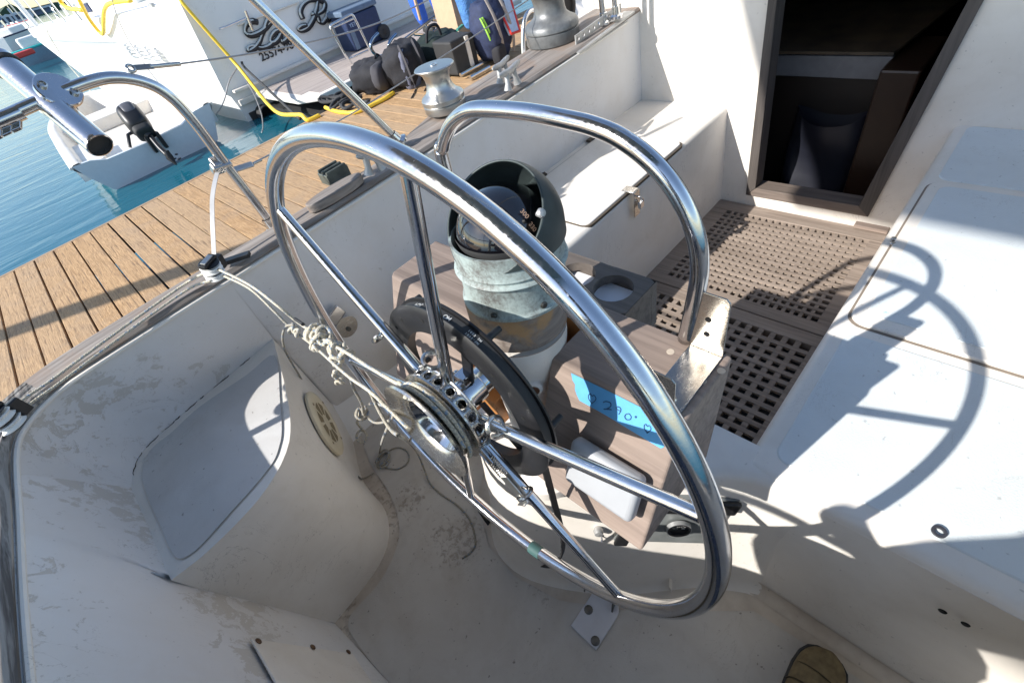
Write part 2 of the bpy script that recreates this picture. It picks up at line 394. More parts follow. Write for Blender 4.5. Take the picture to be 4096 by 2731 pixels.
# ================================================================== THE SAILBOAT: hull and cockpit moulding
boat = thing('sailboat', (0, 0, 0), 'white sailboat whose shaded aft cockpit with weathered teak trim fills the foreground', 'sailboat')
BZ = .508
XB = 2.29
# inner edge of the coaming top, from the bulkhead aft round the port quarter and across the stern
TOP = [V((2.60, 1.475, .915)), V((2.29, 1.447, .905)), V((1.4, 1.435, .885)), V((.9, 1.43, .875)), V((.5, 1.425, .87)), V((.1, 1.42, .87)), V((-.22, 1.415, .87))]
TOP += [V((-.33, 1.40, .87)), V((-.405, 1.345, .87)), V((-.44, 1.26, .87)), V((-.456, 1.03, .87)), V((-.468, .85, .87)), V((-.475, .68, .87)), V((-.478, .5, .87)), V((-.478, .0, .87)), V((-.46, -.25, .87)), V((-.40, -.34, .87)), V((-.3, -.375, .87)), V((.5, -.385, .87)), V((2.29, -.40, .905)), V((2.6, -.42, .915))]
for i, p in enumerate(TOP):
    if p.x < -.2 and i >= 6:
        k = min(1, (-.2 - p.x) / .2) if p.y > .6 else (min(1, (-.2 - p.x) / .2)); f = 1 + .022 * k; TOP[i] = V((p.x * f, p.y * (f if p.y > .6 else 1), p.z - .014 * k))
TOPS = cr(TOP, 6)
def topx(x, port=True):
    c = [p for p in TOPS if (p.y > .5) == port]
    c.sort(key=lambda p: p.x); 
    for a, b in zip(c, c[1:]):
        if a.x <= x <= b.x: return a.lerp(b, (x - a.x) / max(1e-9, b.x - a.x))
    return c[0] if x < c[0].x else c[-1]
# corner seat outline
SZ = .60
seat_back = [at(1093, 1355, Z=SZ), at(990, 1440, Z=SZ), at(795, 1601, Z=SZ), at(662, 1717, Z=SZ), at(590, 1785, Z=SZ), at(545, 1850, Z=SZ), at(525, 1949, Z=SZ)]
seat_B = at(684, 2319, Z=SZ)
seat_front = [seat_back[0], at(1142, 1552, Z=SZ), at(1162, 1706, Z=SZ), at(1137, 1828, Z=SZ), at(1037, 1993, Z=SZ), at(839, 2197, Z=SZ), seat_B]
floor_front = [V((.158, 1.555, 0)), at(1446, 1905, Z=0), at(1534, 2026, Z=0), at(1556, 2104, Z=0), at(1547, 2192, Z=0), at(1490, 2302, Z=0), at(1341, 2490, Z=0)]
sb, sf, ff = cr(seat_back, 5), resample(cr(seat_front, 6), 28), resample(cr(floor_front, 6), 28)
# --- port wall (three stretches sharing the coaming edge)
m = MB()
def wall(tops, bots, k=5):
    rows = []
    for j in range(k + 1):
        t = j / k; rows.append([a.lerp(b, t) for a, b in zip(tops, bots)])
    return rows
tp = [topx(x) for x in (2.29, 1.8, 1.3, .9, .57)]
m.loft(wall(tp, [V((p.x, 1.440, BZ - .02)) for p in tp]))
tp = [topx(x) for x in (.57, .45, .3, .158, .12)]
bt = [V((.60, 1.54, -.02)), V((.45, 1.55, -.02)), V((.3, 1.552, -.02)), V((.158, 1.555, -.02)), V((.10, 1.555, -.02))]
bt[4] = seat_back[0] + V((0, 0, -.01)); tp[4] = topx(seat_back[0].x)
md = [V((p.x, 1.440 + .036 * min(1, max(0, (.57 - p.x) / .41)), .5)) for p in tp[:4]]
m.loft([a.lerp(b, t) for a, b in zip(tp[:4], md)] for t in (0, .25, .5, .75)) if 0 else m.loft([[a.lerp(b, t) for a, b in zip(tp[:4], md)] for t in (0, .25, .5, .75, 1)] + [[V((a.x, a.y + (b.y - a.y) * t ** 1.5, a.z + (b.z - a.z) * t)) for a, b in zip(md, bt[:4])] for t in (.25, .5, .75, 1)])
m.loft([[tp[3].lerp(md[3], t), tp[4].lerp(bt[4] + V((0, .006, 0)), t)] for t in (0, .5, 1)]); ce = [V((md[3].x + (bt[3].x - md[3].x) * t, md[3].y + (bt[3].y - md[3].y) * t ** 1.5, md[3].z + (bt[3].z - md[3].z) * t)) for t in (0, .25, .5, .75, 1)]
m.add([bt[4]] + ce, [(0, i, i + 1) for i in range(1, 5)]); m.add([bt[4], ce[-1], bt[4] + V((-.06, .06, 0)), ce[-1] + V((-.1, .06, 0))], [(0, 1, 3, 2)])
portw = MB(); portw.v, portw.f = m.v, m.f
k0 = [p for p in TOPS if p.y > .9 and p.x < seat_back[0].x and p.y > 1.2]
tt = resample([topx(seat_back[0].x)] + k0, 26); bb = resample(sb, 26)
rows = []
for j in range(9):
    t = j / 8; cove = .0 if j < 8 else 0
    rows.append([a.lerp(b, t) + (V(((b - a).x, (b - a).y, 0)) * (-.28 * sin(pi * t) * min(1, i / 9) ** 1.5)) for i, (a, b) in enumerate(zip(tt, bb))])
portw.loft(rows)
portw.build('coaming_wall', COAM, boat, smooth=60)
# --- aft wall
Pa = tt[-1]; aft_t = [Pa] + [V((-.463, 1.14, .856)), V((-.466, 1.05, .856)), V((-.478, .87, .856)), V((-.486, .70, .856)), V((-.489, .5, .856)), V((-.489, .1, .856))]
aft_b = [bb[-1], bb[-1].lerp(seat_B, .5), seat_B, seat_B.lerp(floor_front[-1], .5), floor_front[-1] + V((0, 0, -.01)), V((-.275, .66, -.01)), V((-.275, .1, -.01))]
m = MB()
at_, ab_ = resample(cr(aft_t, 4), 30), None
# match parameter by segments
A = []; B = []
for i in range(6):
    for k in range(5):
        t = k / 5; A.append(aft_t[i].lerp(aft_t[i + 1], t)); B.append(aft_b[i].lerp(aft_b[i + 1], t))
A.append(aft_t[-1]); B.append(aft_b[-1])
rows = []
for j in range(15):
    t = j / 14; row = []
    for a, b in zip(A, B):
        e = .60 if b.z < .599 else 1; p = a.lerp(b, t); p.x = a.x + (b.x - a.x) * t ** e; row.append(p)
    rows.append(row)
m.loft(rows)
sw_ = m.build('stern_wall', AFTW, boat, smooth=180)
bm = bmesh.new(); bm.from_mesh(sw_.data); iv = [v for v in bm.verts if not v.is_boundary and (v.co - seat_B).length > .09]
for _ in range(2): bmesh.ops.smooth_vert(bm, verts=iv, factor=.5, use_axis_x=True, use_axis_y=True, use_axis_z=True)
bm.to_mesh(sw_.data); bm.free()
# --- corner seat: top sheet with painted border and curved front
m = MB(); ctr = V((-.17, 1.15, SZ))
ring = sb + [seat_B.lerp(bb[-1], .5)] + sf[::-1][:-1]
m.add([ctr + V((0, 0, 0))] + ring, [(0, i + 1, (i + 1) % len(ring) + 1) for i in range(len(ring))])
seat = m.build('corner_seat', WHITE, boat, smooth=30)
def inset(ring, d, lift):
    n = len(ring); out = []
    for i, p in enumerate(ring):
        t = (ring[(i + 1) % n] - ring[i - 1]); t.z = 0; t.normalize(); nn = V((-t.y, t.x, 0))
        if nn.dot(ctr - p) < 0: nn = -nn
        out.append(p + nn * d + V((0, 0, lift)))
    return out
rr = [at(p, q, Z=SZ + .004) for p, q in ((1098, 1420), (985, 1500), (800, 1625), (690, 1725), (600, 1800), (570, 1880), (580, 1960), (640, 2100), (700, 2225), (770, 2210), (850, 2130), (930, 2040), (1020, 1940), (1090, 1850), (1115, 1790), (1127, 1720), (1120, 1600))]
rr = cr(rr, 4, closed=True)
c_ = sum(rr, V()) / len(rr)
MB().add([c_] + rr, [(0, i + 1, (i + 1) % len(rr) + 1) for i in range(len(rr))]).build('seat_nonskid', SEATTOP, seat, smooth=0)
m = MB(); rows = []
for j in range(13):
    t = j / 12; row = []
    for i, (a, b) in enumerate(zip(sf, ff)):
        e = t ** .75; d = b - a; h = V((d.x, d.y, 0))
        p = a + V((h.x * (t - .10 * sin(pi * t)), h.y * (t - .10 * sin(pi * t)), d.z * t))
        if j == 0: p = a
        row.append(p)
    rows.append(row)
# soft upper edge
m.loft(rows); seat_fr = m.build('seat_front', WHITE, boat, smooth=70)
random.seed(3); m = MB(); pts = [p + V((random.uniform(-.003, .003), random.uniform(-.003, .003), .001)) for p in resample(sb, 60)]
m.tube(pts[8:56], [.0006 + .0022 * abs(noise.noise(p * 25)) for p in pts[8:56]], 5); m.build('paint_crack', simple('dirt in crack', (.06, .05, .04), .9), seat)
# --- cockpit sole, helm well
FL0 = [V((.158, 1.56, 0)), V((.3, 1.56, 0)), V((.64, 1.56, 0)), V((.64, -.45, 0)), V((-.3, -.45, 0)), V((-.3, .66, 0))]
fl = [V((.158, 1.60, 0)), V((.64, 1.60, 0)), V((.64, -.45, 0)), V((-.34, -.45, 0)), V((-.34, 1.0, 0)), V((-.1, 1.3, 0))]
MB().add(fl, [tuple(range(6))]).build('cockpit_sole', DIRTY, boat, smooth=0)
g = ([at(p, q, Z=.004) for p, q in ((1440, 1725), (1480, 1850), (1545, 1950), (1585, 2040), (1598, 2130), (1570, 2230), (1515, 2330), (1425, 2430), (1395, 2478), (1402, 2530), (1480, 2640), (1560, 2731))])
g = cr(g, 4) + [V((-.235, .5, .004)), V((-.235, -.45, .004)), V((.52, -.45, .004)), V((.50, .0, .004)), V((.40, .12, .004)), V((.28, .27, .004)), V((.19, .42, .004)), V((.155, .57, .004)), V((.17, .7, .004)), V((.26, .84, .004)), V((.5, 1.0, .004)), V((.5, 1.5, .004)), V((.25, 1.51, .004))]
c_ = V((0, .6, .004))
MB().add(g, [tuple(range(len(g)))]).build('sole_nonskid', SOLE, boat, smooth=0)
# --- footwell
MB().add([V((.66, .99, -.045)), V((2.30, .99, -.045)), V((2.30, .12, -.045)), V((.66, .12, -.045))], [(0, 1, 2, 3)]).build('footwell_floor', simple('shade dark floor', (.05, .045, .04), .7), boat, smooth=0)  # white floor coloured dark for the shade under the gratings
# --- benches
def bench(name, y0, y1, x0, face, mat):
    m = MB(); r = .025; rows = []
    prof = [(y1, BZ)] + [(y0 + face * r * (1 - sin(a)), BZ - r * (1 - cos(a))) for a in [pi / 2 * k / 6 for k in range(7)]] + [(y0 - face * .012, .25), (y0 - face * .02, -.05)]
    xs = [XB + .01, 1.6, 1.0, x0 + r] + [x0 + r * (1 - sin(a)) for a in [pi / 2 * k / 5 for k in range(1, 6)]]
    for i, x in enumerate(xs):
        dz = 0 if i < 4 else r * (1 - cos(pi / 2 * (i - 3) / 5))
        rows.append([V((x, y, z - (dz if z > BZ - r - .001 and True else 0))) for (y, z) in prof])
    m.loft(rows)
    # aft face
    m.loft([[V((x0, y, BZ - r)) for y in (y1, (y0 + y1) / 2, y0)], [V((x0 - .012, y, .25)) for y in (y1, (y0 + y1) / 2, y0)], [V((x0 - .02, y, -.02)) for y in (y1, (y0 + y1) / 2, y0)]])
    return m.build(name, mat, boat, smooth=50)
pb = bench('port_bench', .98, 1.45, .60, 1, WHITE)
sbn = bench('starboard_bench', .137, -.42, .585, -1, WHITE)
# stern-facing bulkhead under the starboard bench: fairing fillet at the floor
m = MB(); rows = []
for k in range(6):
    a = pi / 2 * k / 5; rows.append([V((.565 - .03 * (1 - sin(a)), y, .03 * (1 - cos(a)) + .002)) for y in (-.44, -.2, .0, .06)])
m.loft(rows).build('floor_fillet', DIRTY, boat)
# bridge deck and pedestal bulge
flo = [V(p) for p in ((.60, 1.60, 0), (.59, 1.1, 0), (.50, .95, 0), (.36, .86, 0), (.26, .763, 0), (.194, .672, 0), (.185, .566, 0), (.229, .448, 0), (.325, .300, 0), (.455, .165, 0), (.535, .075, 0), (.570, .0, 0), (.568, -.1, 0))]
tpo = [V(p) for p in ((.60, 1.45, .48), (.60, 1.08, .48), (.52, .93, .48), (.41, .83, .48), (.32, .735, .48), (.262, .64, .48), (.25, .55, .48), (.290, .45, .48), (.400, .315, .48), (.523, .175, .48), (.570, .10, .48), (.585, .0, .48), (.585, -.1, .48))]
flo, tpo = resample(cr(flo, 5), 60), resample(cr(tpo, 5), 60)
m = MB(); rows = []
for t in (0, .02, .06, .3, .6, .85, 1.0):
    o = {0: .03, .02: .012, .06: .0}.get(t, 0)
    rows.append([a.lerp(b, t) - V((o, 0, 0)) * (1 if a.x > .5 else .6) for a, b in zip(flo, tpo)])
for k in range(1, 5):
    a = pi / 2 * k / 4; rr_ = .03
    rows.append([V((b.x + rr_ * (1 - cos(a)), b.y * (1 - .0) + (.5 - b.y) * 0.04 * (1 - cos(a)), .48 + .025 * sin(a))) for b in tpo])
top_ring = rows[-1]
m.loft(rows)
n0 = len(m.v); far = [V((.65, p.y, .505)) for p in top_ring]
m.loft([top_ring, far])
m.loft([far, [V((.655, p.y, .48)) for p in far], [V((.66, p.y, -.05)) for p in far]])
bridge = m.build('bridge_deck', WHITE, boat, smooth=60)
# starboard bench painted nonskid, hatch lids
def sheet(name, poly, z0, z1, mat, par, bev=.003):
    return MB().prism([V((p.x, p.y, z0)) for p in poly], (0, 0, z1 - z0)).build(name, mat, par, smooth=30, bevel=bev)
sheet('seat_panel', rrect(.635, -.42, 1.075, .095, .03, 0), BZ - .004, BZ + .003, NONSKID, sbn)
lid = sheet('locker_lid', rrect(1.112, -.42, 1.86, .108, .04, 0), BZ - .004, BZ + .010, WHITE, boat, .004)
sheet('lid_nonskid', rrect(1.15, -.42, 1.83, .078, .03, 0), BZ + .009, BZ + .0125, NONSKID, lid, .001)
sheet('forward_panel', rrect(1.885, -.42, 2.285, .098, .03, 0), BZ - .004, BZ + .004, NONSKID, sbn)
# dark gap round the lid
sheet('lid_gap', rrect(1.104, -.42, 1.868, .114, .043, 0), BZ - .01, BZ + .0012, simple('seam grime', (.22, .18, .14), .9), sbn, 0)
m = MB()
for p in (at(3575, 955, Z=BZ + .006), at(3572, 975, Z=BZ + .006)): m.bolt(p, (0, 0, 1), .008, .004)
m.build('screw_head', CHROME2, lid)
# port locker lid
plid = sheet('locker_lid', rrect(1.19, .992, 1.895, 1.405, .03, 0), BZ - .004, BZ + .008, WHITE, boat, .004)
sheet('lid_gap', rrect(1.182, .984, 1.903, 1.413, .035, 0), BZ - .01, BZ + .0015, simple('grimy gap', (.09, .07, .05), .9), pb, 0)
for x in (1.42, 1.80):
    MB().box((x - .028, 1.40, BZ + .006), (x + .028, 1.425, BZ + .016)).cyl((x - .028, 1.413, BZ + .016), (x + .028, 1.413, BZ + .016), .005).build('hinge', simple('dark hinge', (.08, .07, .06), .5, .7), plid, bevel=.001)
m = MB(); m.box((1.445, .955, BZ + .008), (1.485, 1.01, BZ + .012)); m.box((1.445, .951, BZ - .10), (1.485, .955, BZ + .010))
hasp = m.build('hasp', CHROME2, plid, bevel=.0015)
m = MB(); m.tube(cr([(1.462, .95, BZ - .01), (1.462, .932, BZ - .012), (1.476, .930, BZ - .03), (1.474, .940, BZ - .04)], 4), .003, 8); m.box((1.458, .930, BZ - .062), (1.482, .944, BZ - .036))
m.build('padlock', CHROME, hasp, bevel=.002)
# bulkhead with companionway
fr_in = [at(3027, 749, X=XB), at(3439, 818, X=XB), V((XB, .17, 1.36)), V((XB, .875, 1.36))]
fr_in[2] = fr_in[1].lerp(at(3875, 0, X=XB), 1.55); fr_in[3] = fr_in[0].lerp(at(3115, 0, X=XB), 1.55)
fr_out = [at(2988, 775, X=XB), at(3475, 862, X=XB), None, None]
fr_out[2] = fr_out[1].lerp(at(3937, 0, X=XB), 1.6); fr_out[3] = fr_out[0].lerp(at(3078, 0, X=XB), 1.6)
m = MB(); BO = [V((XB, 1.75, -.05)), V((XB, -.7, -.05)), V((XB, -.7, 1.62)), V((XB, 1.75, 1.62))]
m.loft([BO + [BO[0]], fr_out + [fr_out[0]]])
m.loft([fr_out + [fr_out[0]], [p + V((.05, 0, 0)) for p in fr_out] + [fr_out[0] + V((.05, 0, 0))]])
m.build('cabin_bulkhead', WHITE, boat, smooth=0)
for i, nm in ((0, 'door_sill'), (1, 'door_jamb'), (2, 'door_head'), (3, 'door_jamb')):
    j = (i + 1) % 4; q = [fr_out[i], fr_out[j], fr_in[j], fr_in[i]]; pr = .014 + .003 * (i % 2)
    MB().prism([p + V((-pr, 0, 0)) for p in q], (.09, 0, 0)).build(nm, TEAKZ if i % 2 else SILLT, boat, smooth=0, bevel=.003)
MB().box((2.255, .20, .035), (2.289, .33, .052)).build('teak_block', TEAKY, boat, bevel=.002)
# cabin top and sides behind the bulkhead
m = MB(); m.box((XB + .06, -.7, 1.58), (4.6, 1.75, 1.62)); m.box((XB + .06, 1.70, .6), (4.6, 1.75, 1.58)); m.box((XB + .06, -.7, .6), (4.6, -.65, 1.58)); m.build('cabin_house', BOATW, boat, smooth=0)
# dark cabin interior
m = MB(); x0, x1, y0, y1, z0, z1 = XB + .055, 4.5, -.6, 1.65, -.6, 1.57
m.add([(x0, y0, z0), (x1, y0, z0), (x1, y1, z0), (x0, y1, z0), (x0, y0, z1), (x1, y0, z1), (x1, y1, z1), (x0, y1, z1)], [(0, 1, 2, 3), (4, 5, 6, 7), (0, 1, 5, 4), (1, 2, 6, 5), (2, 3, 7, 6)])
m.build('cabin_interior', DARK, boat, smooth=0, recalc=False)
a, b_, c_, e_ = at(3080, 222, X=2.62), at(3575, 228, X=2.62), at(3510, 322, X=2.62), at(3080, 302, X=2.62)
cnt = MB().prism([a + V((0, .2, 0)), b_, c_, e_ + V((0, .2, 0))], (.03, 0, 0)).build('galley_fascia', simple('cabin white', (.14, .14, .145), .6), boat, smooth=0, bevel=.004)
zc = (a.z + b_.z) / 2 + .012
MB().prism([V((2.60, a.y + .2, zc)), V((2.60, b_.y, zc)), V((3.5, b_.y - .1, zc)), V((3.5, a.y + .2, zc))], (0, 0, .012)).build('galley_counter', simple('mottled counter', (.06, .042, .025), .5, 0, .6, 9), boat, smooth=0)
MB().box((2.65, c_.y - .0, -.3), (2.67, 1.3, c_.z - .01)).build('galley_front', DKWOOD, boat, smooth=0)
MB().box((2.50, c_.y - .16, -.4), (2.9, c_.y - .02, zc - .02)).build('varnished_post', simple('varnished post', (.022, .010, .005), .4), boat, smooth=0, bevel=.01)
# hull outer skin, cap rail, deck
CAPW = .105
def outw(P, d, dz=0):
    out = []
    for i, p in enumerate(P):
        t = P[min(i + 1, len(P) - 1)] - P[max(i - 1, 0)]; t.z = 0; t.normalize(); nn = V((-t.y, t.x, 0))
        if nn.dot(p - V((1.0, .5, 0))) < 0: nn = -nn
        dd = d(p) if callable(d) else d
        out.append(p + nn * dd + V((0, 0, dz)))
    return out
wd = lambda p: CAPW + (.16 * min(1, max(0, (p.x - .75) / .5)) if p.y > .5 or p.x > .7 else 0)
inn, outc = outw(TOPS, .004, -.002), outw(TOPS, wd, 0)
TH = .018
CR_ = [outw(TOPS, .004, .0), outw(TOPS, -.004, .001), outw(TOPS, -.006, TH * .45), outw(TOPS, .003, TH), outw(TOPS, lambda p: wd(p) - .005, TH), outw(TOPS, wd, TH * .7), outw(TOPS, wd, -.012), outw(TOPS, lambda p: wd(p) - .02, -.014)]
ia = next(i for i, p in enumerate(TOPS) if p.x < -.34); ib = max(i for i, p in enumerate(TOPS) if p.x < -.34)
for a_, b_i, mt in ((0, ia, CAP), (ia, ib, CAPY), (ib, len(TOPS) - 1, CAP)):
    m = MB(); rows = [r[a_:b_i + 1] for r in CR_]
    if mt is CAPY:
        for k in (3, 4): 
            t0, t1 = CR_[3][a_:b_i + 1], CR_[4][a_:b_i + 1]
        mid = [[p.lerp(q, t) + V((0, 0, .0030 * noise.noise(V((t * 40, p.y * 2.5, 3))) + .0015 * noise.noise(V((t * 90, p.y * 9, 7))))) for p, q in zip(t0, t1)] for t in [k / 60 for k in range(1, 60)]]
        rows = rows[:4] + mid + rows[4:]
    m.loft(rows); m.build('cap_rail', mt, boat, smooth=35)
hl = []
for k, (d, z) in enumerate(((-.02, 0), (.0, -.03), (.03, -.3), (.0, -.7), (-.12, -1.0), (-.45, -1.35))):
    hl.append([V((p.x, p.y, p.z + z)) for p in outw(TOPS, lambda p: wd(p) + d, 0)])
hl.insert(0, outw(TOPS, .001, -.012))
m = MB().loft(hl); m.build('hull', BOATW, boat, smooth=50)
# bow part of the hull (out of the picture) so that the boat is whole from the side
m = MB(); rows = []
for x, hw in ((2.6, 1.34), (4.5, 1.5), (6.5, 1.2), (8.2, .6), (9.2, .05)):
    zt = .90 + .04 * (x - 2.6); rows.append([V((x, .52 + s * hw * f, z)) for s, f, z in ((1, .5, -.5), (1, .95, 0), (1, 1, zt), (1, .9, zt + .01), (-1, .9, zt + .01), (-1, 1, zt), (-1, .95, 0), (-1, .5, -.5))])
m.loft(rows).build('foredeck', BOATW, boat, smooth=40)
# white bead under the cap rail
m = MB(); pts = [p for p in TOPS if p.x < 2.28]
m.tube([p + V((0, 0, -.006)) for p in outw(pts, -.009, 0)], .006, 8).build('edge_bead', WHITE, boat)
# access plate on the stern wall and hardware
def onplane(p, q, P0, N):
    d = r_ * ((p - CX) / FL) + d_ * ((q - CY) / FL) + f_; return CAM + d * ((P0 - CAM).dot(N) / d.dot(N))
P0 = floor_front[-1]; N = (V((-.486, .70, .856)) - P0).cross(V((0, -1, 0))).normalized()
if N.x < 0: N = -N
def onst(p, q, o): h = hit(sw_, p, q); return h[0] + N * o
q = [onst(p, r, .007) for p, r in ((988, 2570), (1400, 2628), (1500, 2780), (1110, 2790))]
pl = MB().prism(q, N * .005).build('access_plate', WHITE, boat, smooth=0, bevel=.002)
for p, r in ((1016, 2585), (1236, 2606), (1380, 2624)): MB().bolt(onst(p, r, .013), N, .008, .003).build('screw_head', simple('rusty screw', (.12, .07, .04), .5, .5), pl)
# ================================================================== gratings
def grating(x0, x1, y0, y1, bx0, bx1, by0, by1, nx, ny, label):
    z0, z1 = -.012, .028
    t = thing('teak_grating', ((x0 + x1) / 2, (y0 + y1) / 2, z0), label, 'grating', 'teak gratings on the footwell floor')
    m = MB(); m.box((x0, y0, z0), (bx0, y1, z1)); m.box((bx1, y0, z0), (x1, y1, z1)); m.box((bx0 + .0005, y0, z0), (bx1 - .0005, by0, z1 - .0006)); m.box((bx0 + .0005, by1, z0), (bx1 - .0005, y1, z1 - .0006))
    m.build('frame', GRATE, t, smooth=0, bevel=.0015, seg=1)
    px_, py_ = (bx1 - bx0) / nx, (by1 - by0) / ny; wd_ = .44; m = MB()
    for i in range(1, nx): x = bx0 + px_ * i; m.box((x - px_ * wd_ / 2, by0, z1 - .013), (x + px_ * wd_ / 2, by1, z1 - .001))
    m.build('cross_slats', GRATE, t, smooth=0)
    m = MB()
    for j in range(1, ny): y = by0 + py_ * j; m.box((bx0, y - py_ * wd_ / 2, z0 + .004), (bx1, y + py_ * wd_ / 2, z1 - .0025))
    m.build('long_slats', GRATE, t, smooth=0); return t
grating(1.538, 2.283, .140, .974, 1.60, 2.20, .245, .885, 17, 20, 'upper teak grating with small square holes below the companionway')
grating(.68, 1.532, .140, .974, .95, 1.47, .215, .90, 12, 15, 'lower teak grating with larger holes nearer the wheel, mostly in shadow')
# ================================================================== steering wheel
WC = V((.1895, .4724, .9205)); WN = V((-.99852, -.02061, .05034)).normalized()
WU = V((0, -1, 0)); WU = (WU - WN * WU.dot(WN)).normalized(); WV = WN.cross(WU); WV = WV if WV.z > 0 else -WV
def wp(r, deg, off=0): return WC + WU * (r * cos(radians(deg))) + WV * (r * sin(radians(deg))) + WN * off
wheel = thing('steering_wheel', WC, 'large polished steel six-spoke steering wheel in front of the compass pedestal', 'steering wheel')
MB().tube([wp(.4295, a * 2.5) for a in range(144)], .0128, 24, closed=True).build('rim', CHROME, wheel, smooth=180)
for k, a in enumerate((16.0, 77.0, 138.0, -163.5, -104.0, -45.0)):
    m = MB(); m.tube([wp(.05, a, .004), wp(.2, a, .003), wp(.418, a, 0)], [.0095, .0092, .0082], 16); sp = m.build('spoke', CHROME, wheel, smooth=60)
    if k in (0, 1, 2, 5):
        ra = (.125, .125, .165, .18)[(0, 1, 2, 5).index(k)]
        c = wp(ra, a, .012) + (wp(.1, a + 90) - WC) * .14; m = MB()
        m.tube([c + WN * (.013 * cos(q)) + (WU * cos(radians(a + 90)) + WV * sin(radians(a + 90))) * (.015 * sin(q)) for q in [2 * pi * i / 20 for i in range(19)]], .0036, 8)
        m.build('eye_bolt', CHROME2, sp)
m = MB(); m.tube([wp(.4295, a) for a in (-79, -78, -77, -76, -75)], .01335, 20); m.build('tape_band', GREENTAPE, wheel)
# hub drum with a perforated band, dished cup and lip
AX = -WN
m = MB()
hc = V((.0, .479, .92)); O_ = V((.19, .474, .921)) 
nh = 20; R = .081
def dp(r, q, h): return O_ + WN * h + WU * (r * cos(q)) + WV * (r * sin(q))
# perforated band: grid with round holes
for i in range(nh):
    q0, q1 = 2 * pi * i / nh, 2 * pi * (i + 1) / nh; qm = (q0 + q1) / 2; h0, h1 = .005, .027; hm = (h0 + h1) / 2; hr = .0068; K = 16
    vs = []
    for k in range(K):
        a = 2 * pi * k / K; vs.append(dp(R, qm + hr * cos(a) / R, hm + hr * sin(a)))
    for k in range(K):
        a = 2 * pi * k / K; s_ = 1 / max(abs(cos(a)), abs(sin(a))); vs.append(dp(R, qm + min(1, abs(cos(a) * s_)) * math.copysign((q1 - q0) / 2, cos(a)), hm + math.copysign(1, sin(a)) * min(1, abs(sin(a) * s_)) * (h1 - h0) / 2))
    m.add(vs, [(k, (k + 1) % K, K + (k + 1) % K, K + k) for k in range(K)])
b = m.build('perforated_band', CHROME2, wheel, smooth=50); sm = b.modifiers.new('thick', 'SOLIDIFY'); sm.thickness = .0016
MB().lathe([(.030, .004), (.084, .004), (.0855, .0055), (.084, .007), (.079, .007)], O_, WN, 64).build('back_flange', CHROME2, wheel)
MB().lathe([(.079, .025), (.0845, .026), (.0845, .029), (.074, .031), (.070, .036), (.070, .050), (.077, .056), (.090, .060), (.093, .063), (.091, .0665), (.080, .062), (.068, .056), (.060, .050), (.058, .046)], O_, WN, 64).build('cord_drum', CHROME2, wheel)
MB().lathe([(.057, .047), (.056, .050), (.052, .050), (.048, .040), (.040, .028), (.02, .020), (.0001, .019)], O_, WN, 56).build('hub_cup', CHROME, wheel)
MB().lathe([(.0001, -.075), (.024, -.075), (.024, -.02), (.033, -.018), (.033, .004), (.05, .006)], O_, WN, 40).build('hub', CHROME, wheel)
m = MB(); c = O_ - WN * .035; m.lathe([(.0245, -.018), (.028, -.018), (.028, .018), (.0245, .018)], c, WN, 32); m.obox(c + WU * .0 + WV * .034, WU * .012, WV * .009, WN * .012); m.bolt(c + V((0, .015, .036)), (0, 1, 0), .005, .006)
m.build('clamp_collar', CHROME, wheel, bevel=.0015)
# lock plate, spring on the lower right spoke
m = MB(); pts = []
for i in range(160):
    t = i / 159; a = t * 2 * pi * 9; c = wp(.100 + .035 * t, -45, .012); e1 = WN; e2 = (WU * cos(radians(45)) + WV * sin(radians(45))); pts.append(c + e1 * (.0085 * cos(a)) + e2 * (.0085 * sin(a)))
m.tube(pts, .0014, 6); m.build('spring', CHROME2, wheel)
m = MB(); c = wp(.165, -43, .018); e1 = wp(1, -45) - WC; e2 = wp(1, 45) - WC
m.obox(c, e1.normalized() * .026, e2.normalized() * .014, WN * .0009); m.obox(c + e1.normalized() * .026 + WN * .004, e1.normalized() * .0009, e2.normalized() * .014, WN * .005); m.build('latch_plate', SATIN, wheel, smooth=0, bevel=.0006)
m = MB(); c = wp(.09, -38, .02); m.obox(c, e1.normalized() * .017, e2.normalized() * .010, WN * .001); m.obox(c - e2.normalized() * .01 + WN * -.006, e1.normalized() * .017, e2.normalized() * .001, WN * .008); m.build('clip', CHROME, wheel, smooth=0, bevel=.0006)
# cord on the drum
m = MB(); pts = [O_ + WN * (.038 + .0045 * (i / 55)) + WU * (.0755 * cos(q)) + WV * (.0755 * sin(q)) for i, q in enumerate([radians(150 - i * 4.2) for i in range(44)])]
m.tube(pts, .0036, 10); m.tube([p + WN * .0078 + (p - O_).normalized() * .0003 for p in pts[2:36]], .0036, 10)
tag(m.build('cord_wrap', ROPE, None, smooth=180), 'cream cord wound round the wheel hub drum', 'rope')
drum_start = pts[0]; drum_start2 = pts[2] + WN * .008
kb = MB(); kc = O_ + WN * .05 + WU * -.052 + WV * .045
for j in range(3): kb.tube([kc + V((.002 * j, .012 * cos(a) - .008 * j, .007 * sin(a))) for a in [2 * pi * i / 14 for i in range(14)]], .0036, 8, closed=True)
tag(kb.build('cord_knot', ROPE, None, smooth=180), 'small knot of cord tucked inside the hub drum lip', 'knot')
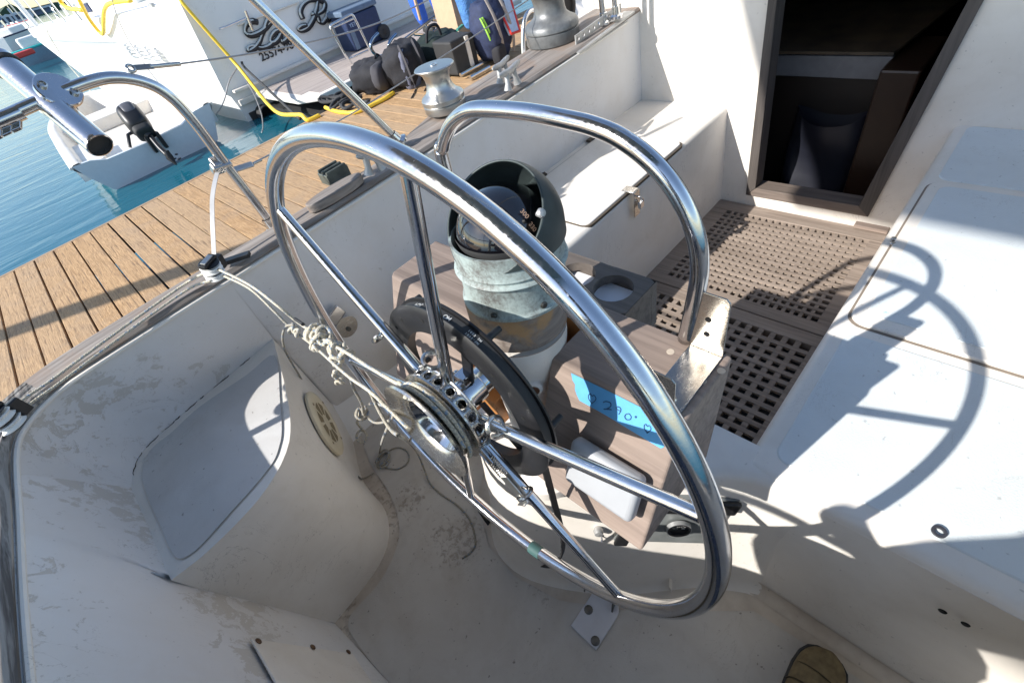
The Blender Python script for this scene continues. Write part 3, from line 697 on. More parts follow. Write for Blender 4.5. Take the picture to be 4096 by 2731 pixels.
# ================================================================== belt pulley ring and hanging belt
RC = V((.2195, .4755, .9205))
ring_ = thing('belt_pulley', RC, 'black belt pulley ring with pegs behind the wheel hub', 'pulley')
rn = WN
MB().lathe([(.130, -.007), (.130, .010), (.146, .0125), (.168, .0125), (.175, .010), (.178, .008), (.178, .006), (.172, .005), (.172, -.010), (.178, -.011), (.178, -.014), (.168, -.015), (.15, -.012), (.130, -.007)], RC, rn, 96).build('ring', BLACK, ring_, smooth=35)
MB().lathe([(.1725, .0045), (.1735, .0035), (.1735, -.0085), (.1725, -.0095)], RC, rn, 96).build('belt_band', BLACKM, ring_)
for a in (62, 6, 128, 195, 255, 310):
    p = RC + WU * (.169 * cos(radians(a))) + WV * (.169 * sin(radians(a))); MB().cyl(p - rn * .012, p - rn * .040, .0055, .005, 14).build('peg', BLACK, ring_, bevel=.001)
m = MB()
for a in (20, 48, 100, 126, 142, 175): 
    p = RC + WU * (.157 * cos(radians(a))) + WV * (.157 * sin(radians(a))); m.lathe([(.0001, .0131), (.0032, .0131), (.0036, .0127)], p, rn, 12)
m.build('bolt_holes', simple('black hole', (.004, .004, .004), .9), ring_)
for a in (75, 195, 315):
    p = RC + WU * (.139 * cos(radians(a))) + WV * (.139 * sin(radians(a))); q_ = RC + WU * (.03 * cos(radians(a))) + WV * (.03 * sin(radians(a)))
    MB().obox((p + q_) / 2 - rn * .008, (p - q_) / 2, (p - q_).cross(rn).normalized() * .011, rn * .002).build('web', BLACK, ring_, smooth=0, bevel=.001)
def ring_text(s, a, size, mat, r=.1782, off=-.001):
    for i, ch in enumerate(s):
        if ch == ' ': continue
        aa = radians(a - i * size * .72 / r * 57.3); rad = WU * cos(aa) + WV * sin(aa); tan = WU * sin(aa) - WV * cos(aa)
        text_mesh('lettering', ch, mat, ring_, RC + rad * (r if off else r) + rn * off, tan, rn, size, .0002)
ring_text('POL', 107, .0095, INK, .1742); ring_text('OM', 84, .0095, INK, .1742)
for j, s in enumerate(('1895-5M', '1605 5M')): ring_text(s, 70, .0050, INK, .1742, .0022 - .006 * j)
bp_ = [at(1800, 1700, X=.222), at(1835, 1850, X=.222), at(1885, 1980, X=.222), at(1960, 2100, X=.222), at(2060, 2205, X=.222), at(2140, 2250, X=.222), at(2210, 2262, X=.222), at(2245, 2225, X=.222), at(2252, 2150, X=.222), at(2215, 2000, X=.222), at(2180, 1870, X=.222), at(2158, 1780, X=.222)]
bp_ = cr(bp_, 10); m = MB(); vs = []; 
for i, p in enumerate(bp_):
    t = (bp_[min(i + 1, len(bp_) - 1)] - bp_[max(0, i - 1)]).normalized(); nn = t.cross(V((1, 0, 0))).normalized(); th = .0016 + (.0010 if i % 2 else 0)
    vs.append((p, nn, th))
m.loft([[p + V((.0065, 0, 0)) + nn * th, p - V((.0065, 0, 0)) + nn * th, p - V((.0065, 0, 0)) - nn * .001, p + V((.0065, 0, 0)) - nn * .001] for p, nn, th in vs], closed=True)
tag(m.build('drive_belt', BELT, None, smooth=0), 'slack black toothed belt hanging in a loop under the wheel hub', 'belt')
# ================================================================== pedestal, teak console, compass
PA = V((.07, -.02, 1)).normalized(); PB = V((.374, .482, 1.0))
def pax(z): return PB + PA * ((z - 1.0) / PA.z)
ped = thing('compass_pedestal', pax(.50), 'white rusty steering pedestal column carrying the compass', 'pedestal')
MB().lathe([(.085, -.02), (.085, .006), (.070, .012), (.058, .03), (.056, .15), (.060, .24), (.066, .30), (.070, .36), (.079, .405), (.081, .43), (.081, .446), (.0001, .446)], pax(.50), PA, 56).build('column', WHITE, ped)
m = MB(); p = pax(.872) + V((-.052, -.062, -.012)); m.cyl(p + V((.03, .03, 0)), p, .02, .017); m.build('side_boss', WHITE, ped, bevel=.004)
MB().lathe([(.0001, .003), (.010, .003), (.013, -.002)], p, V((-.6, -.75, 0)), 18).build('rusty_cap', RUST, ped)
m = MB(); m.cyl(O_ - WN * .06, pax(.925) , .017); m.build('axle', CHROME2, ped)
MB().lathe([(.076, .0), (.083, .006), (.0835, .066), (.078, .073), (.0001, .073)], pax(.952), PA, 56).build('teak_ring', RIM, ped)
m = MB(); m.lathe([(.075, 0), (.080, .003), (.081, .008)], pax(.938), PA, 56); m.build('rusty_joint', simple('flaking rust ring', (.38, .22, .10), .8, 0, .5, 60, .6), ped)
# console
ZT, ZB = .915, .68
XT, XBo = .358, .246
top = [V(p) for p in ((XT, .168, ZT), (XT, .405, ZT), (.45, .405, ZT), (.45, .612, ZT), (XT, .612, ZT), (XT, .885, ZT), (.37, .895, ZT), (.505, .895, ZT), (.508, .168, ZT))]
bot = [V(p) for p in ((XBo, .170, ZB), (XBo, .405, ZB), (.43, .405, ZB), (.43, .612, ZB), (XBo, .612, ZB), (XBo, .87, ZB), (.26, .88, ZB), (.47, .88, ZB), (.465, .168, ZB))]
con = thing('teak_console', ((.4, .53, ZB)), 'weathered teak box console wrapped round the compass pedestal', 'console')
m = MB(); n = 9; m.add(top + bot, [tuple(range(n)), tuple(range(2 * n - 1, n - 1, -1))] + [(i, n + i, n + (i + 1) % n, (i + 1) % n) for i in range(n) if i not in (1, 2, 3)])
m.build('box', TEAKY, con, smooth=0, bevel=.005, seg=3)
m = MB(); 
for i in (1, 2, 3): m.add([top[i] + V((.0, 0, -.001)), bot[i], bot[i + 1], top[i + 1] + V((.0, 0, -.001))], [(0, 1, 2, 3)])
m.build('notch_lining', VARN, con, smooth=0)
MB().box((.3, .55, .66), (.44, .60, .74)).build('inner_block', VARN, con, smooth=0, bevel=.002)
# cup holder shelf with two round holes
P0h, P1h = at(2320, 1083, Z=.905), at(2454, 1150, Z=.905)
m = MB(); xa, xb, ya, yb = .509, .622, .366, .66
P1h = V((.566, P1h.y, 0)); P0h = V((.566, P1h.y + .088, 0))
holes = [(P1h, .039), (P0h, .039)]
def plate_with_holes(m, xa, xb, ya, yb, z, th, holes, K=32):
    ys = [ya] + [(holes[i][0].y + holes[i + 1][0].y) / 2 for i in range(len(holes) - 1)] + [yb]
    for (c, r), y0, y1 in zip(holes, ys[:-1], ys[1:]):
        inn_, out_ = [], []
        for k in range(K):
            a = 2 * pi * (k + .5) / K; inn_.append((c.x + r * cos(a), c.y + r * sin(a)))
            dx = (xb - c.x) / cos(a) if cos(a) > 0 else (xa - c.x) / cos(a); dy = (y1 - c.y) / sin(a) if sin(a) > 0 else (y0 - c.y) / sin(a); k_ = min(dx, dy)
            out_.append((c.x + k_ * cos(a), c.y + k_ * sin(a)))
        for zz in (z, z - th):
            vs = [V((x, y, zz)) for x, y in inn_ + out_]; m.add(vs, [(k, (k + 1) % K, K + (k + 1) % K, K + k) for k in range(K)])
        vs = [V((x, y, zz)) for zz in (z, z - th) for x, y in inn_]; m.add(vs, [(k, (k + 1) % K, K + (k + 1) % K, K + k) for k in range(K)])
plate_with_holes(m, xa, xb, ya, yb, .905, .02, holes)
m.box((xb - .018, ya, .795), (xb, yb, .885)); m.box((xa, ya, .795), (xb - .0185, ya + .018, .885)); m.box((xb - .0002, ya, .8855), (xb, yb, .904)); m.box((xa, ya - .0002, .8855), (xb, ya, .904))
m.build('cup_holder', teak('dark holder teak', 1, (.15, .125, .105), (.08, .065, .055)), con, smooth=30)
m = MB(); m.box((.512, ya + .02, .872), (xb - .02, yb, .878)); m.build('floor_view_sheet', simple('bright floor grey', (.72, .72, .74), .5, 0, .03), con, smooth=0)  # pale sheet added in place of the bright floor seen through the holes
m = MB()
for p in (at(2885, 1482, Z=ZT + .0006), at(2810, 1522, Z=ZT + .0006), at(2682, 1406, Z=ZT + .0006)): m.lathe([(.0001, 0), (.006, 0), (.0062, -.0005)], p, (0, 0, 1), 20)
m.build('wood_plugs', simple('pale plug', (.5, .42, .33), .6), con)
FN = V((-(ZT - ZB), 0, XT - XBo)); FN.normalize(); FP = V((XT, .5, ZT)); FD = V((XBo - XT, 0, ZB - ZT)).normalized()
def onface(p, q, lift=.0): return onplane(p, q, FP + FN * lift, FN)
def cq(u, v): return (1900 + u * .5804, 1300 + v * .5804)
tp_ = [cq(u, v) for u, v in ((662, 328), (690, 410), (690, 480), (720, 520), (900, 620), (1280, 848), (1312, 800))]
poly = [onface(*cq(u, v), .0012) for u, v in ((662, 330), (672, 380), (690, 410), (688, 440), (700, 478), (720, 520), (900, 620), (1100, 742), (1280, 850), (1300, 840), (1318, 795), (1240, 640), (1170, 580), (900, 445))]
tape = MB().add(poly, [tuple(range(len(poly)))]).build('tape_strip', BLUETAPE, None, smooth=0)
tag(tape, 'strip of blue masking tape with pencilled hearts and 290 degrees on the teak console', 'tape')
def strokes(name, pix, r, mat, par, fn, n=4):
    m = MB()
    for st in pix: m.tube(cr([fn(*p) for p in st], n), r, 5)
    return m.build(name, mat, par)
f2 = lambda u, v: onface(*cq(u, v), .0018)
hs = lambda x, y, s: [(x, y + 32 * s), (x - 22 * s, y + 2 * s), (x - 24 * s, y - 26 * s), (x - 10 * s, y - 34 * s), (x + 0 * s, y - 18 * s), (x + 12 * s, y - 26 * s), (x + 26 * s, y - 8 * s), (x + 22 * s, y + 12 * s), (x - 4 * s, y + 34 * s)]
strokes('heart', [hs(806, 508, 1)], .0008, PENCIL, tape, f2); strokes('heart', [hs(1188, 714, .9)], .0008, PENCIL, tape, f2)
strokes('numerals', [[(884, 532), (900, 526), (932, 535), (934, 560), (905, 578), (888, 578), (940, 582)], [(1000, 590), (980, 582), (974, 568), (985, 562), (1002, 572), (1004, 590), (990, 614)], [(1060, 610), (1040, 614), (1032, 632), (1045, 650), (1068, 650), (1076, 630), (1062, 610)], [(1107, 627), (1103, 633), (1108, 638), (1112, 631), (1107, 627)]], .0009, PENCIL, tape, f2)
# grey instrument box on the face
gc = V((.289, .256, .783)) + FN * .014
gb = MB().obox(gc, V((0, .066, 0)), FD * .044, FN * .014).build('instrument_box', GREYP, None, smooth=40, bevel=.010, seg=4)
tag(gb, 'plain grey plastic box fixed to the aft face of the teak console', 'box')
# bracket on top of the console
br = thing('steel_bracket', (.42, .2, ZT), 'bent stainless bracket with two upright tabs on the console corner', 'bracket')
a0 = V((.352, .165, 0)); 
m = MB(); m.prism([V((.350, .179, ZT + .0005)), V((.495, .179, ZT + .0005)), V((.495, .232, ZT + .0005)), V((.350, .232, ZT + .0005))], (0, 0, .003)); m.build('base_plate', BRKT, br, smooth=0, bevel=.001)
for x, z1, nm in ((.495, 1.033, 0), (.350, 1.012, 1)):
    m = MB(); K = 12; poly = [V((x, .179, ZT + .002)), V((x, .232, ZT + .002)), V((x + .0, .232, z1 - .006)), V((x, .226, z1)), V((x, .185, z1)), V((x, .179, z1 - .006))]
    m.prism(poly, (.003, 0, 0)); tb = m.build('tab', BRKT, br, smooth=0, bevel=.0008)
    m = MB()
    for zz in ((.955, .985) if nm == 0 else (.975,)): m.lathe([(.0001, 0), (.0042, 0), (.0046, .0003)], V((x - .0005, .207, zz)), (-1, 0, 0), 14)
    m.build('holes', simple('black hole', (.004, .004, .004), .9) if nm == 0 else CHROME, tb)
m = MB(); m.bolt((.385, .200, ZT + .0035), (0, 0, 1), .006, .004); m.build('screw_head', CHROME2, br)
# guard rail over the console
G = [V((.497, .748, .90)), V((.499, .746, 1.247)), V((.503, .236, 1.238)), V((.500, .240, .90))]
G = [V((.497, .770, .91)), at(1722, 515, X=.5), at(2560, 470, X=.5), at(2790, 820, X=.5), at(2790, 1100, X=.5), V((.500, .244, .905))]
gp = [V((.497, .758, .92)), at(1772, 640, X=.5), at(1772, 590, X=.5), at(1785, 540, X=.5), at(1812, 490, X=.5), at(1862, 450, X=.5), at(1930, 436, X=.5), at(2100, 448, X=.5), at(2280, 482, X=.5), at(2380, 508, X=.5), at(2480, 552, X=.5), at(2590, 632, X=.5), at(2680, 730, X=.5), at(2745, 840, X=.5), at(2785, 950, X=.5), at(2798, 1050, X=.5), at(2790, 1150, X=.5), V((.503, .243, .918))]
gd = MB().tube(cr(gp, 6), .0128, 24).build('guard_rail', CHROME, None, smooth=180)
tag(gd, 'polished steel hoop rail standing over the teak console behind the compass', 'guard rail')
# compass
cmp_ = thing('binnacle_compass', pax(1.03), 'large steering compass in a verdigris bronze bowl with a dark hood', 'compass')
ZC = pax(1.03) + V((.006, .0, 0)); BR = .0835
MB().lathe([(.0001, -.004), (.084, -.004), (.0885, -.001), (.0885, .004), (.0845, .007), (BR, .010), (BR + .0005, .052), (BR + .001, .0535), (BR + .005, .056), (BR + .0065, .059), (BR + .005, .062), (BR + .0005, .0645), (BR + .0005, .0665), (BR + .003, .068), (BR + .0035, .070), (BR + .002, .073), (BR + .003, .095), (BR + .004, .108), (BR, .108), (BR - .004, .09), (BR - .004, .02)], ZC - PA * .006, PA, 72).build('bowl', PATINA, cmp_, smooth=35)
m = MB()
for a in (200, 255): 
    q_ = radians(a); p = ZC + V((cos(q_) * .083, sin(q_) * .083, .006)); m.bolt(p, (cos(q_), sin(q_), 0), .006, .004)
m.build('screw_head', simple('dark screw', (.1, .1, .09), .4, .8), cmp_)
HC = ZC + PA * .108; HR = .0885
bm = bmesh.new(); bmesh.ops.create_uvsphere(bm, u_segments=96, v_segments=64, radius=1)
on = V((-.66, -.10, .74)).normalized()
for v in bm.verts:
    if v.co.z < 0: v.co.x, v.co.y, v.co.z = (V((v.co.x, v.co.y, 0)).normalized().x if V((v.co.x, v.co.y, 0)).length > .01 else 0), (V((v.co.x, v.co.y, 0)).normalized().y if V((v.co.x, v.co.y, 0)).length > .01 else 0), v.co.z * .25
    v.co = V((v.co.x * HR, v.co.y * HR, v.co.z * HR * 1.03))
bmesh.ops.delete(bm, geom=[f for f in bm.faces if f.calc_center_median().z < -.018 and V((f.calc_center_median().x, f.calc_center_median().y)).length < HR * .93], context='FACES')
bmesh.ops.bisect_plane(bm, geom=bm.verts[:] + bm.edges[:] + bm.faces[:], dist=1e-5, plane_co=on * HR * .39, plane_no=on, clear_outer=True)
m = MB(); bm.verts.ensure_lookup_table(); bm.verts.index_update(); m.add([HC + v.co for v in bm.verts], [tuple(v.index for v in f.verts) for f in bm.faces]); bm.free()
hood = m.build('hood', HOODM, cmp_, smooth=60, recalc=False); sm = hood.modifiers.new('thick', 'SOLIDIFY'); sm.thickness = .003; sm.offset = -1
bm = bmesh.new(); bmesh.ops.create_uvsphere(bm, u_segments=72, v_segments=48, radius=HR * .955)
on2 = V((-.60, .52, .50)).normalized()
bmesh.ops.bisect_plane(bm, geom=bm.verts[:] + bm.edges[:] + bm.faces[:], dist=1e-5, plane_co=on2 * HR * -.34, plane_no=on2, clear_outer=True)
m = MB(); bm.verts.ensure_lookup_table(); bm.verts.index_update(); m.add([HC + v.co for v in bm.verts], [tuple(v.index for v in f.verts) for f in bm.faces]); bm.free()
m.build('inner_hood', HOODM, cmp_, smooth=60, recalc=False).modifiers.new('thick', 'SOLIDIFY').thickness = .002
for sgn in (-1,):
    kd = (V((-.02, -.88, .44))).normalized(); p = HC + kd * HR * .95; MB().lathe([(.0001, .012), (.005, .011), (.007, .007), (.005, .003), (.003, -.002)], p, kd, 16).build('knob', ALU, cmp_)
MB().blob(HC + V((-.004, 0.002, -.006)), (.142, .142, .135), pw=1, n=48, m=28).build('glass_dome', GLASSB, cmp_, smooth=180)
MB().lathe([(.0001, -.03), (.07, -.03), (.077, -.004), (.077, .0)], HC, PA, 48).build('card_bezel', BLACKM, cmp_)
# numerals on the card edge, seen through the opening
cc = HC + V((0, 0, -.004)); 
for i, (s, a, e) in enumerate((('300', -62, 28), ('330', -88, 22))):
    d = V((cos(radians(a)) * cos(radians(e)) * -1 if False else -cos(radians(a + 62)) * .35 + -.05, 0, 0))
for s, p in (('300', (2098, 856)), ('330', (2130, 908))):
    d = (r_ * ((p[0] - CX) / FL) + d_ * ((p[1] - CY) / FL) + f_).normalized(); oc = CAM - cc; b2 = oc.dot(d); q2 = b2 * b2 - (oc.length_squared - .0712 ** 2)
    if q2 > 0:
        h = CAM + d * (-b2 - math.sqrt(q2)); nr = (h - cc).normalized(); tx = (r_ * .75 + d_ * .65); tx = (tx - nr * tx.dot(nr)).normalized(); text_mesh('numerals', s, GLOWNUM, cmp_, h + nr * .0003, tx, nr.cross(tx), .0092, .0001)
# ================================================================== fittings on the coaming
def winch(name, loc, prof, mat, label, n=64, ribs=0):
    t = thing(name, loc, label, 'winch', 'winches on the coaming')
    k = next(i for i, (r, h) in enumerate(prof) if r is None)
    MB().lathe(prof[:k], loc, (0, 0, 1), n).build('base', mat, t, smooth=35)
    MB().lathe(prof[k + 1:], loc, (0, 0, 1), n).build('drum', mat, t, smooth=35)
    rt = prof[-1][1]; MB().lathe([(.014, 0), (.014, .004), (.008, .004), (.008, -.002), (.0001, -.002)], V(loc) + V((0, 0, rt)), (0, 0, 1), 20).build('handle_socket', CHROME, t)
    return t
CZ = .915
winch('winch', (1.148, 1.585, CZ - .005), [(.0001, 0), (.080, 0), (.082, .003), (.0815, .026), (.078, .029), (None, 0), (.079, .0295), (.083, .033), (.083, .047), (.078, .054), (.062, .064), (.052, .078), (.047, .096), (.047, .110), (.052, .128), (.062, .139), (.074, .146), (.0755, .149), (.073, .152), (.04, .153), (.0001, .153)], SATIN, 'small bright silver winch on the teak coaming behind the wheel')
winch('winch', (1.875, 1.635, CZ - .0), [(.0001, 0), (.120, 0), (.122, .004), (.121, .044), (.117, .047), (None, 0), (.119, .048), (.122, .052), (.121, .066), (.112, .079), (.090, .091), (.075, .103), (.069, .12), (.067, .145), (.072, .168), (.085, .182), (.094, .187), (.096, .191), (.092, .195), (.05, .197), (.0001, .197)], DARKM, 'large dark bronze winch on the coaming near the cabin')
def cleat(p, q, label):
    a, b = V(p), V(q); c = (a + b) / 2; d = (b - a).normalized(); L = (b - a).length
    t = thing('horn_cleat', (c.x, c.y, CZ), label, 'cleat', 'grey horn cleats on the coaming')
    pts = [c + d * (L * (-.5 + k / 12)) + V((0, 0, .010 * abs(-.5 + k / 12) * 2)) for k in range(13)]
    MB().tube(pts, [.004 + .0075 * math.sqrt(max(0, 1 - (abs(k - 6) / 6) ** 2)) for k in range(13)], 12, flat=(1.1, .85)).build('horns', ALU, t)
    for s in (-1, 1):
        e = c + d * (s * L * .16); MB().tube([V((e.x + d.x * s * .012, e.y + d.y * s * .012, CZ - .002)), V((e.x + d.x * s * .006, e.y + d.y * s * .006, CZ + .02)), e], [.017, .010, .011], 12).build('leg', ALU, t)
    return t
z_ = .968
cleat(at(1972, 288, Z=z_), at(2038, 236, Z=z_), 'grey horn cleat on the coaming, outer of the pair beside the dark winch')
cleat(at(1998, 318, Z=z_), at(2080, 255, Z=z_), 'grey horn cleat on the coaming, inner of the pair beside the dark winch')
cleat(at(1430, 640, Z=z_), at(1520, 600, Z=z_), 'grey horn cleat beside the roller fairlead, half hidden by the wheel rim')
# wood pad and roller fairlead
pc = at(1340, 765, Z=.91); pd = (topx(.7) - topx(.4)).normalized()
m = MB(); pn = V((-pd.y, pd.x, 0)); m.prism([pc + pd * (.105 * cos(a)) + pn * (.034 * math.copysign(abs(sin(a)) ** .8, sin(a))) - V((0, 0, .018)) for a in [2 * pi * k / 36 for k in range(36)]], (0, 0, .028))
tag(m.build('teak_pad', CAP, None, smooth=40, bevel=.003), 'lens shaped weathered teak pad on the coaming beside the black roller fairlead', 'wood pad')
fl_ = thing('roller_fairlead', at(1290, 740, Z=.88), 'greenish black double roller fairlead outside the coaming', 'fairlead')
fc = at(1345, 710, Z=.90) + V((0, .0, 0)); fd = pd
K_ = .62; m = MB()
for s in (-.045, .0, .045): m.obox(fc + pn * s * K_ + V((0, 0, .03 * K_)), pd * .062 * K_, pn * .006 * K_, V((0, 0, .034 * K_)))
m.obox(fc + V((0, 0, -.002)), pd * .066 * K_, pn * .055 * K_, V((0, 0, .006)))
for e in (-1, 1): m.obox(fc + pd * .064 * K_ * e + V((0, 0, .022 * K_)), pd * .005 * K_, pn * .05 * K_, V((0, 0, .028 * K_)))
m.build('housing', simple('weathered dark bronze', (.12, .13, .11), .55, .4, .3, 30), fl_, smooth=0, bevel=.004, seg=3)
for s in (-.0225, .0225): MB().cyl(fc + pd * -.058 * K_ + pn * (s * K_) + V((0, 0, .035 * K_)), fc + pd * .058 * K_ + pn * (s * K_) + V((0, 0, .035 * K_)), .017 * K_).build('roller', BLACK, fl_, bevel=.001)
# perforated track with stanchion bases
tk = thing('perforated_rail', (2.25, 1.80, .9), 'grey metal rail pierced with holes outside the dark winch', 'rail')
a_, b2_ = at(2310, 158, Z=.93), at(2490, 28, Z=.95); dd = (b2_ - a_); L = dd.length; dd.normalize(); up = V((0, 0, 1)); m = MB(); nH = 9
for i in range(nH):
    p0 = a_ + dd * (L * 1.0 * (i + .2) / nH); w2 = L * 1.0 / nH / 2; K = 16; vs = []
    for k in range(K): q = 2 * pi * k / K; vs.append(p0 + dd * (.008 * cos(q)) + up * (.008 * sin(q)))
    for k in range(K):
        q = 2 * pi * k / K; s_ = 1 / max(abs(cos(q)), abs(sin(q))); vs.append(p0 + dd * (w2 * cos(q) * s_) + up * (.018 * sin(q) * s_))
    m.add(vs, [(k, (k + 1) % K, K + (k + 1) % K, K + k) for k in range(K)])
pb_ = m.build('web', ALU, tk, smooth=0); pb_.modifiers.new('th', 'SOLIDIFY').thickness = .005
m = MB(); m.obox(a_ + dd * L * .45 + V((0, -.02, -.03)), dd * L * .62, V((0, .03, 0)), V((0, 0, .004))); m.build('foot', ALU, tk, smooth=0)
for i, (p, zz) in enumerate((((2415, 88), .93), ((2464, 62), .945))):
    b0 = at(*p, Z=zz); tp2 = b0 + V((-.03, .02, .62))
    t = thing('stanchion', b0, ('upright steel stanchion tube beside the pierced rail, nearer the winch', 'upright steel stanchion tube beside the pierced rail, nearer the cabin wall')[i], 'stanchion', 'upright stanchions by the cabin')
    MB().tube([b0, tp2], .0125, 14).build('post', CHRM3, t); MB().lathe([(.03, -.01), (.03, .0), (.019, .006), (.017, .035), (.0125, .037)], b0, (0, 0, 1), 20).build('socket', CHRM3, t)
# leaning stanchion
sb0 = at(1592, 562, Z=.92); st1 = at(1016, 0, Y=1.6); st1 = sb0 + (st1 - sb0) * 1.7
t = thing('stanchion', sb0, 'slanting steel stanchion tube rising from the coaming beyond the wheel', 'stanchion'); MB().tube([sb0, st1], .0125, 16).build('post', CHRM3, t)
MB().lathe([(.032, -.012), (.032, -.004), (.02, .004), (.017, .03)], sb0, (st1 - sb0), 20).build('socket', CHRM3, t)
# stern rail with bend
YR = 1.6
rail = thing('stern_rail', (.33, 1.58, .9), 'bent polished steel stern rail rising from the port coaming', 'rail')
rp = [at(1092, 905, Y=1.58), at(1000, 782, Y=1.59), at(900, 655, Y=YR), at(800, 520, Y=YR), at(720, 425, Y=YR), at(660, 372, Y=YR), at(600, 338, Y=YR), at(520, 316, Y=YR), at(440, 312, Y=YR), at(370, 325, Y=YR), at(290, 352, Y=YR), at(200, 390, Y=YR), at(90, 437, Y=YR), at(-60, 505, Y=YR)]
ex = rp[-1] + (rp[-1] - rp[-3]).normalized() * .35
rp += [ex, V((-.58, 1.42, ex.z)), V((-.66, .5, ex.z)), V((-.58, -.4, ex.z))]
MB().tube(cr(rp, 6), .0138, 20).build('tube', CHROME, rail)
for x_, y_ in ((-.60, 1.30), (-.62, -.1)): MB().tube([V((x_, y_, ex.z)), V((x_ + .03, y_, .88))], .0125, 14).build('post', CHROME, rail)
MB().lathe([(.033, -.02), (.033, -.006), (.02, 0), (.018, .03)], rp[0] + V((0, 0, 0)), rp[1] - rp[0], 20).build('socket', CHROME, rail)
# clamps and rod holder
rh0, rh1 = at(25, 262, Y=1.72), at(402, 584, Y=1.47)
rh = thing('rod_holder', rh1, 'wide polished tube rod holder clamped under the stern rail', 'rod holder')
ext = (rh0 - rh1).normalized(); m = MB(); L = (rh0 - rh1).length
m.lathe([(.0255, .02), (.0255, 0), (.0280, .001), (.0285, .006), (.0280, .011), (.0280, L + .02), (.0255, L + .02)], rh1, ext, 40); m.build('tube', CHROME, rh, smooth=35)
MB().lathe([(.0256, .012), (.0001, .012)], rh1, ext, 32).build('plug', BLACKM, rh)  # black disc standing for the shade inside the open tube end
MB().lathe([(.0282, L * .96), (.031, L * .965), (.031, L * 1.0), (.0282, L * 1.005)], rh1, ext, 32).build('rubber_collar', BLACKM, rh)
ck = at(232, 380, Y=1.6); ku = ((CAM - ck).normalized() * .78 - d_ * .60 + r_ * .08).normalized()
MB().lathe([(.0001, .020), (.041, .020), (.043, .018), (.043, .010), (.040, .006), (.030, -.002), (.030, -.018), (.038, -.032), (.038, -.042)], ck, ku, 40).build('clamp', CHROME, rh, smooth=35)
e1 = (r_ - ku * r_.dot(ku)).normalized(); e2 = ku.cross(e1)
for s in (-1, 1): MB().lathe([(.009, 0), (.009, .005), (.006, .006), (.005, .002), (.0001, .002)], ck + ku * .020 + (e1 * .86 + e2 * .5) * (.027 * s), ku, 16).build('clamp_bolt', CHROME2, rh)
sc_ = at(30, 470, Y=1.6); d0 = (rp[12] - rp[11]).normalized()
scp = MB().lathe([(.0152, -.028), (.0165, -.028), (.0165, .028), (.0152, .028)], sc_, d0, 28).build('strap_clamp', CHROME, None, smooth=40); tag(scp, 'steel strap clamp round the stern rail at the left picture edge', 'clamp')
m = MB(); 
for k in range(3): m.obox(sc_ + d_ * .026 + d0 * (-.02 + .02 * k), d_ * .012, d0 * .009, r_.cross(d0).normalized() * .0035 if k != 1 else r_.cross(d0).normalized() * .0025)
m.build('hinge_tabs', CHROME, scp, smooth=0, bevel=.001)
# lifelines
e0 = at(512, 270, Y=YR)
up_line = thing('lifeline', e0, 'upper grey wire lifeline with a toggle fitting on the stern rail bend', 'lifeline', 'wire lifelines')
w1 = [at(600, 268, Y=1.61), at(720, 256, Y=1.62), at(960, 222, Y=1.65), at(1215, 174, Y=1.68), at(1493, 100, Y=1.71), at(1714, 0, Y=1.74), at(1900, -110, Y=1.76)]
MB().tube(cr(w1, 6), .0024, 8).build('wire', WIRE, up_line); MB().tube([at(600, 268, Y=1.61), at(720, 256, Y=1.62)], .0052, 12).build('swage', CHROME2, up_line)
m = MB(); p0 = at(530, 272, Y=1.605); p1 = at(612, 266, Y=1.61); dn = (p1 - p0).normalized(); sd_ = f_.cross(dn).normalized()
m.obox((p0 + p1) / 2, dn * ((p1 - p0).length / 2), sd_ * .008, sd_.cross(dn) * .002); m.build('toggle', simple('toggle metal', (.25, .25, .25), .35, .8), up_line, smooth=0, bevel=.002)
MB().tube([p0 + V((-.004, 0, -.03 + .001 * 0)) + V((.0, .0, .03)) + (f_.cross(dn)).normalized() * 0 + dn * (.008 * cos(q)) + sd_ * (.010 * sin(q)) for q in [2 * pi * k / 20 for k in range(20)]], .0035, 10, closed=True).build('eye', CHROME2, up_line)
MB().cyl(at(519, 300, Y=YR), at(524, 330, Y=YR), .006).build('eye_bolt', CHROME2, up_line)
lf = at(872, 664, Y=YR)
lo_line = thing('lifeline', lf, 'lower grey wire lifeline leading forward from a clamp on the stern rail post', 'lifeline', 'wire lifelines')
w2 = [at(1015, 655, Y=1.61), at(1073, 622, Y=1.62), at(1360, 482, Y=1.65), at(1580, 348, Y=1.68), at(1870, 162, Y=1.72), at(2114, 0, Y=1.75), at(2250, -100, Y=1.77)]
MB().tube(cr(w2, 6), .0024, 8).build('wire', WIRE, lo_line)
q0, q1 = at(930, 682, Y=1.605), at(1012, 656, Y=1.61); dn = (q1 - q0).normalized(); sd_ = f_.cross(dn).normalized()
m = MB(); m.obox((q0 + q1) / 2, dn * ((q1 - q0).length / 2), sd_ * .009, sd_.cross(dn) * .004); m.build('toggle', SATIN, lo_line, smooth=0, bevel=.003)
MB().tube([q1, at(1045, 640, Y=1.615)], .0045, 10).build('swage', CHROME2, lo_line)
m = MB(); c_ = at(885, 668, Y=YR); m.obox(c_ - sd_ * .0, dn * .028, sd_ * .013, sd_.cross(dn) * .016); m.obox(at(862, 650, Y=YR), dn * .012, sd_ * .018, sd_.cross(dn) * .007)
m.build('post_clamp', CHROME2, lo_line, smooth=0, bevel=.005, seg=3)
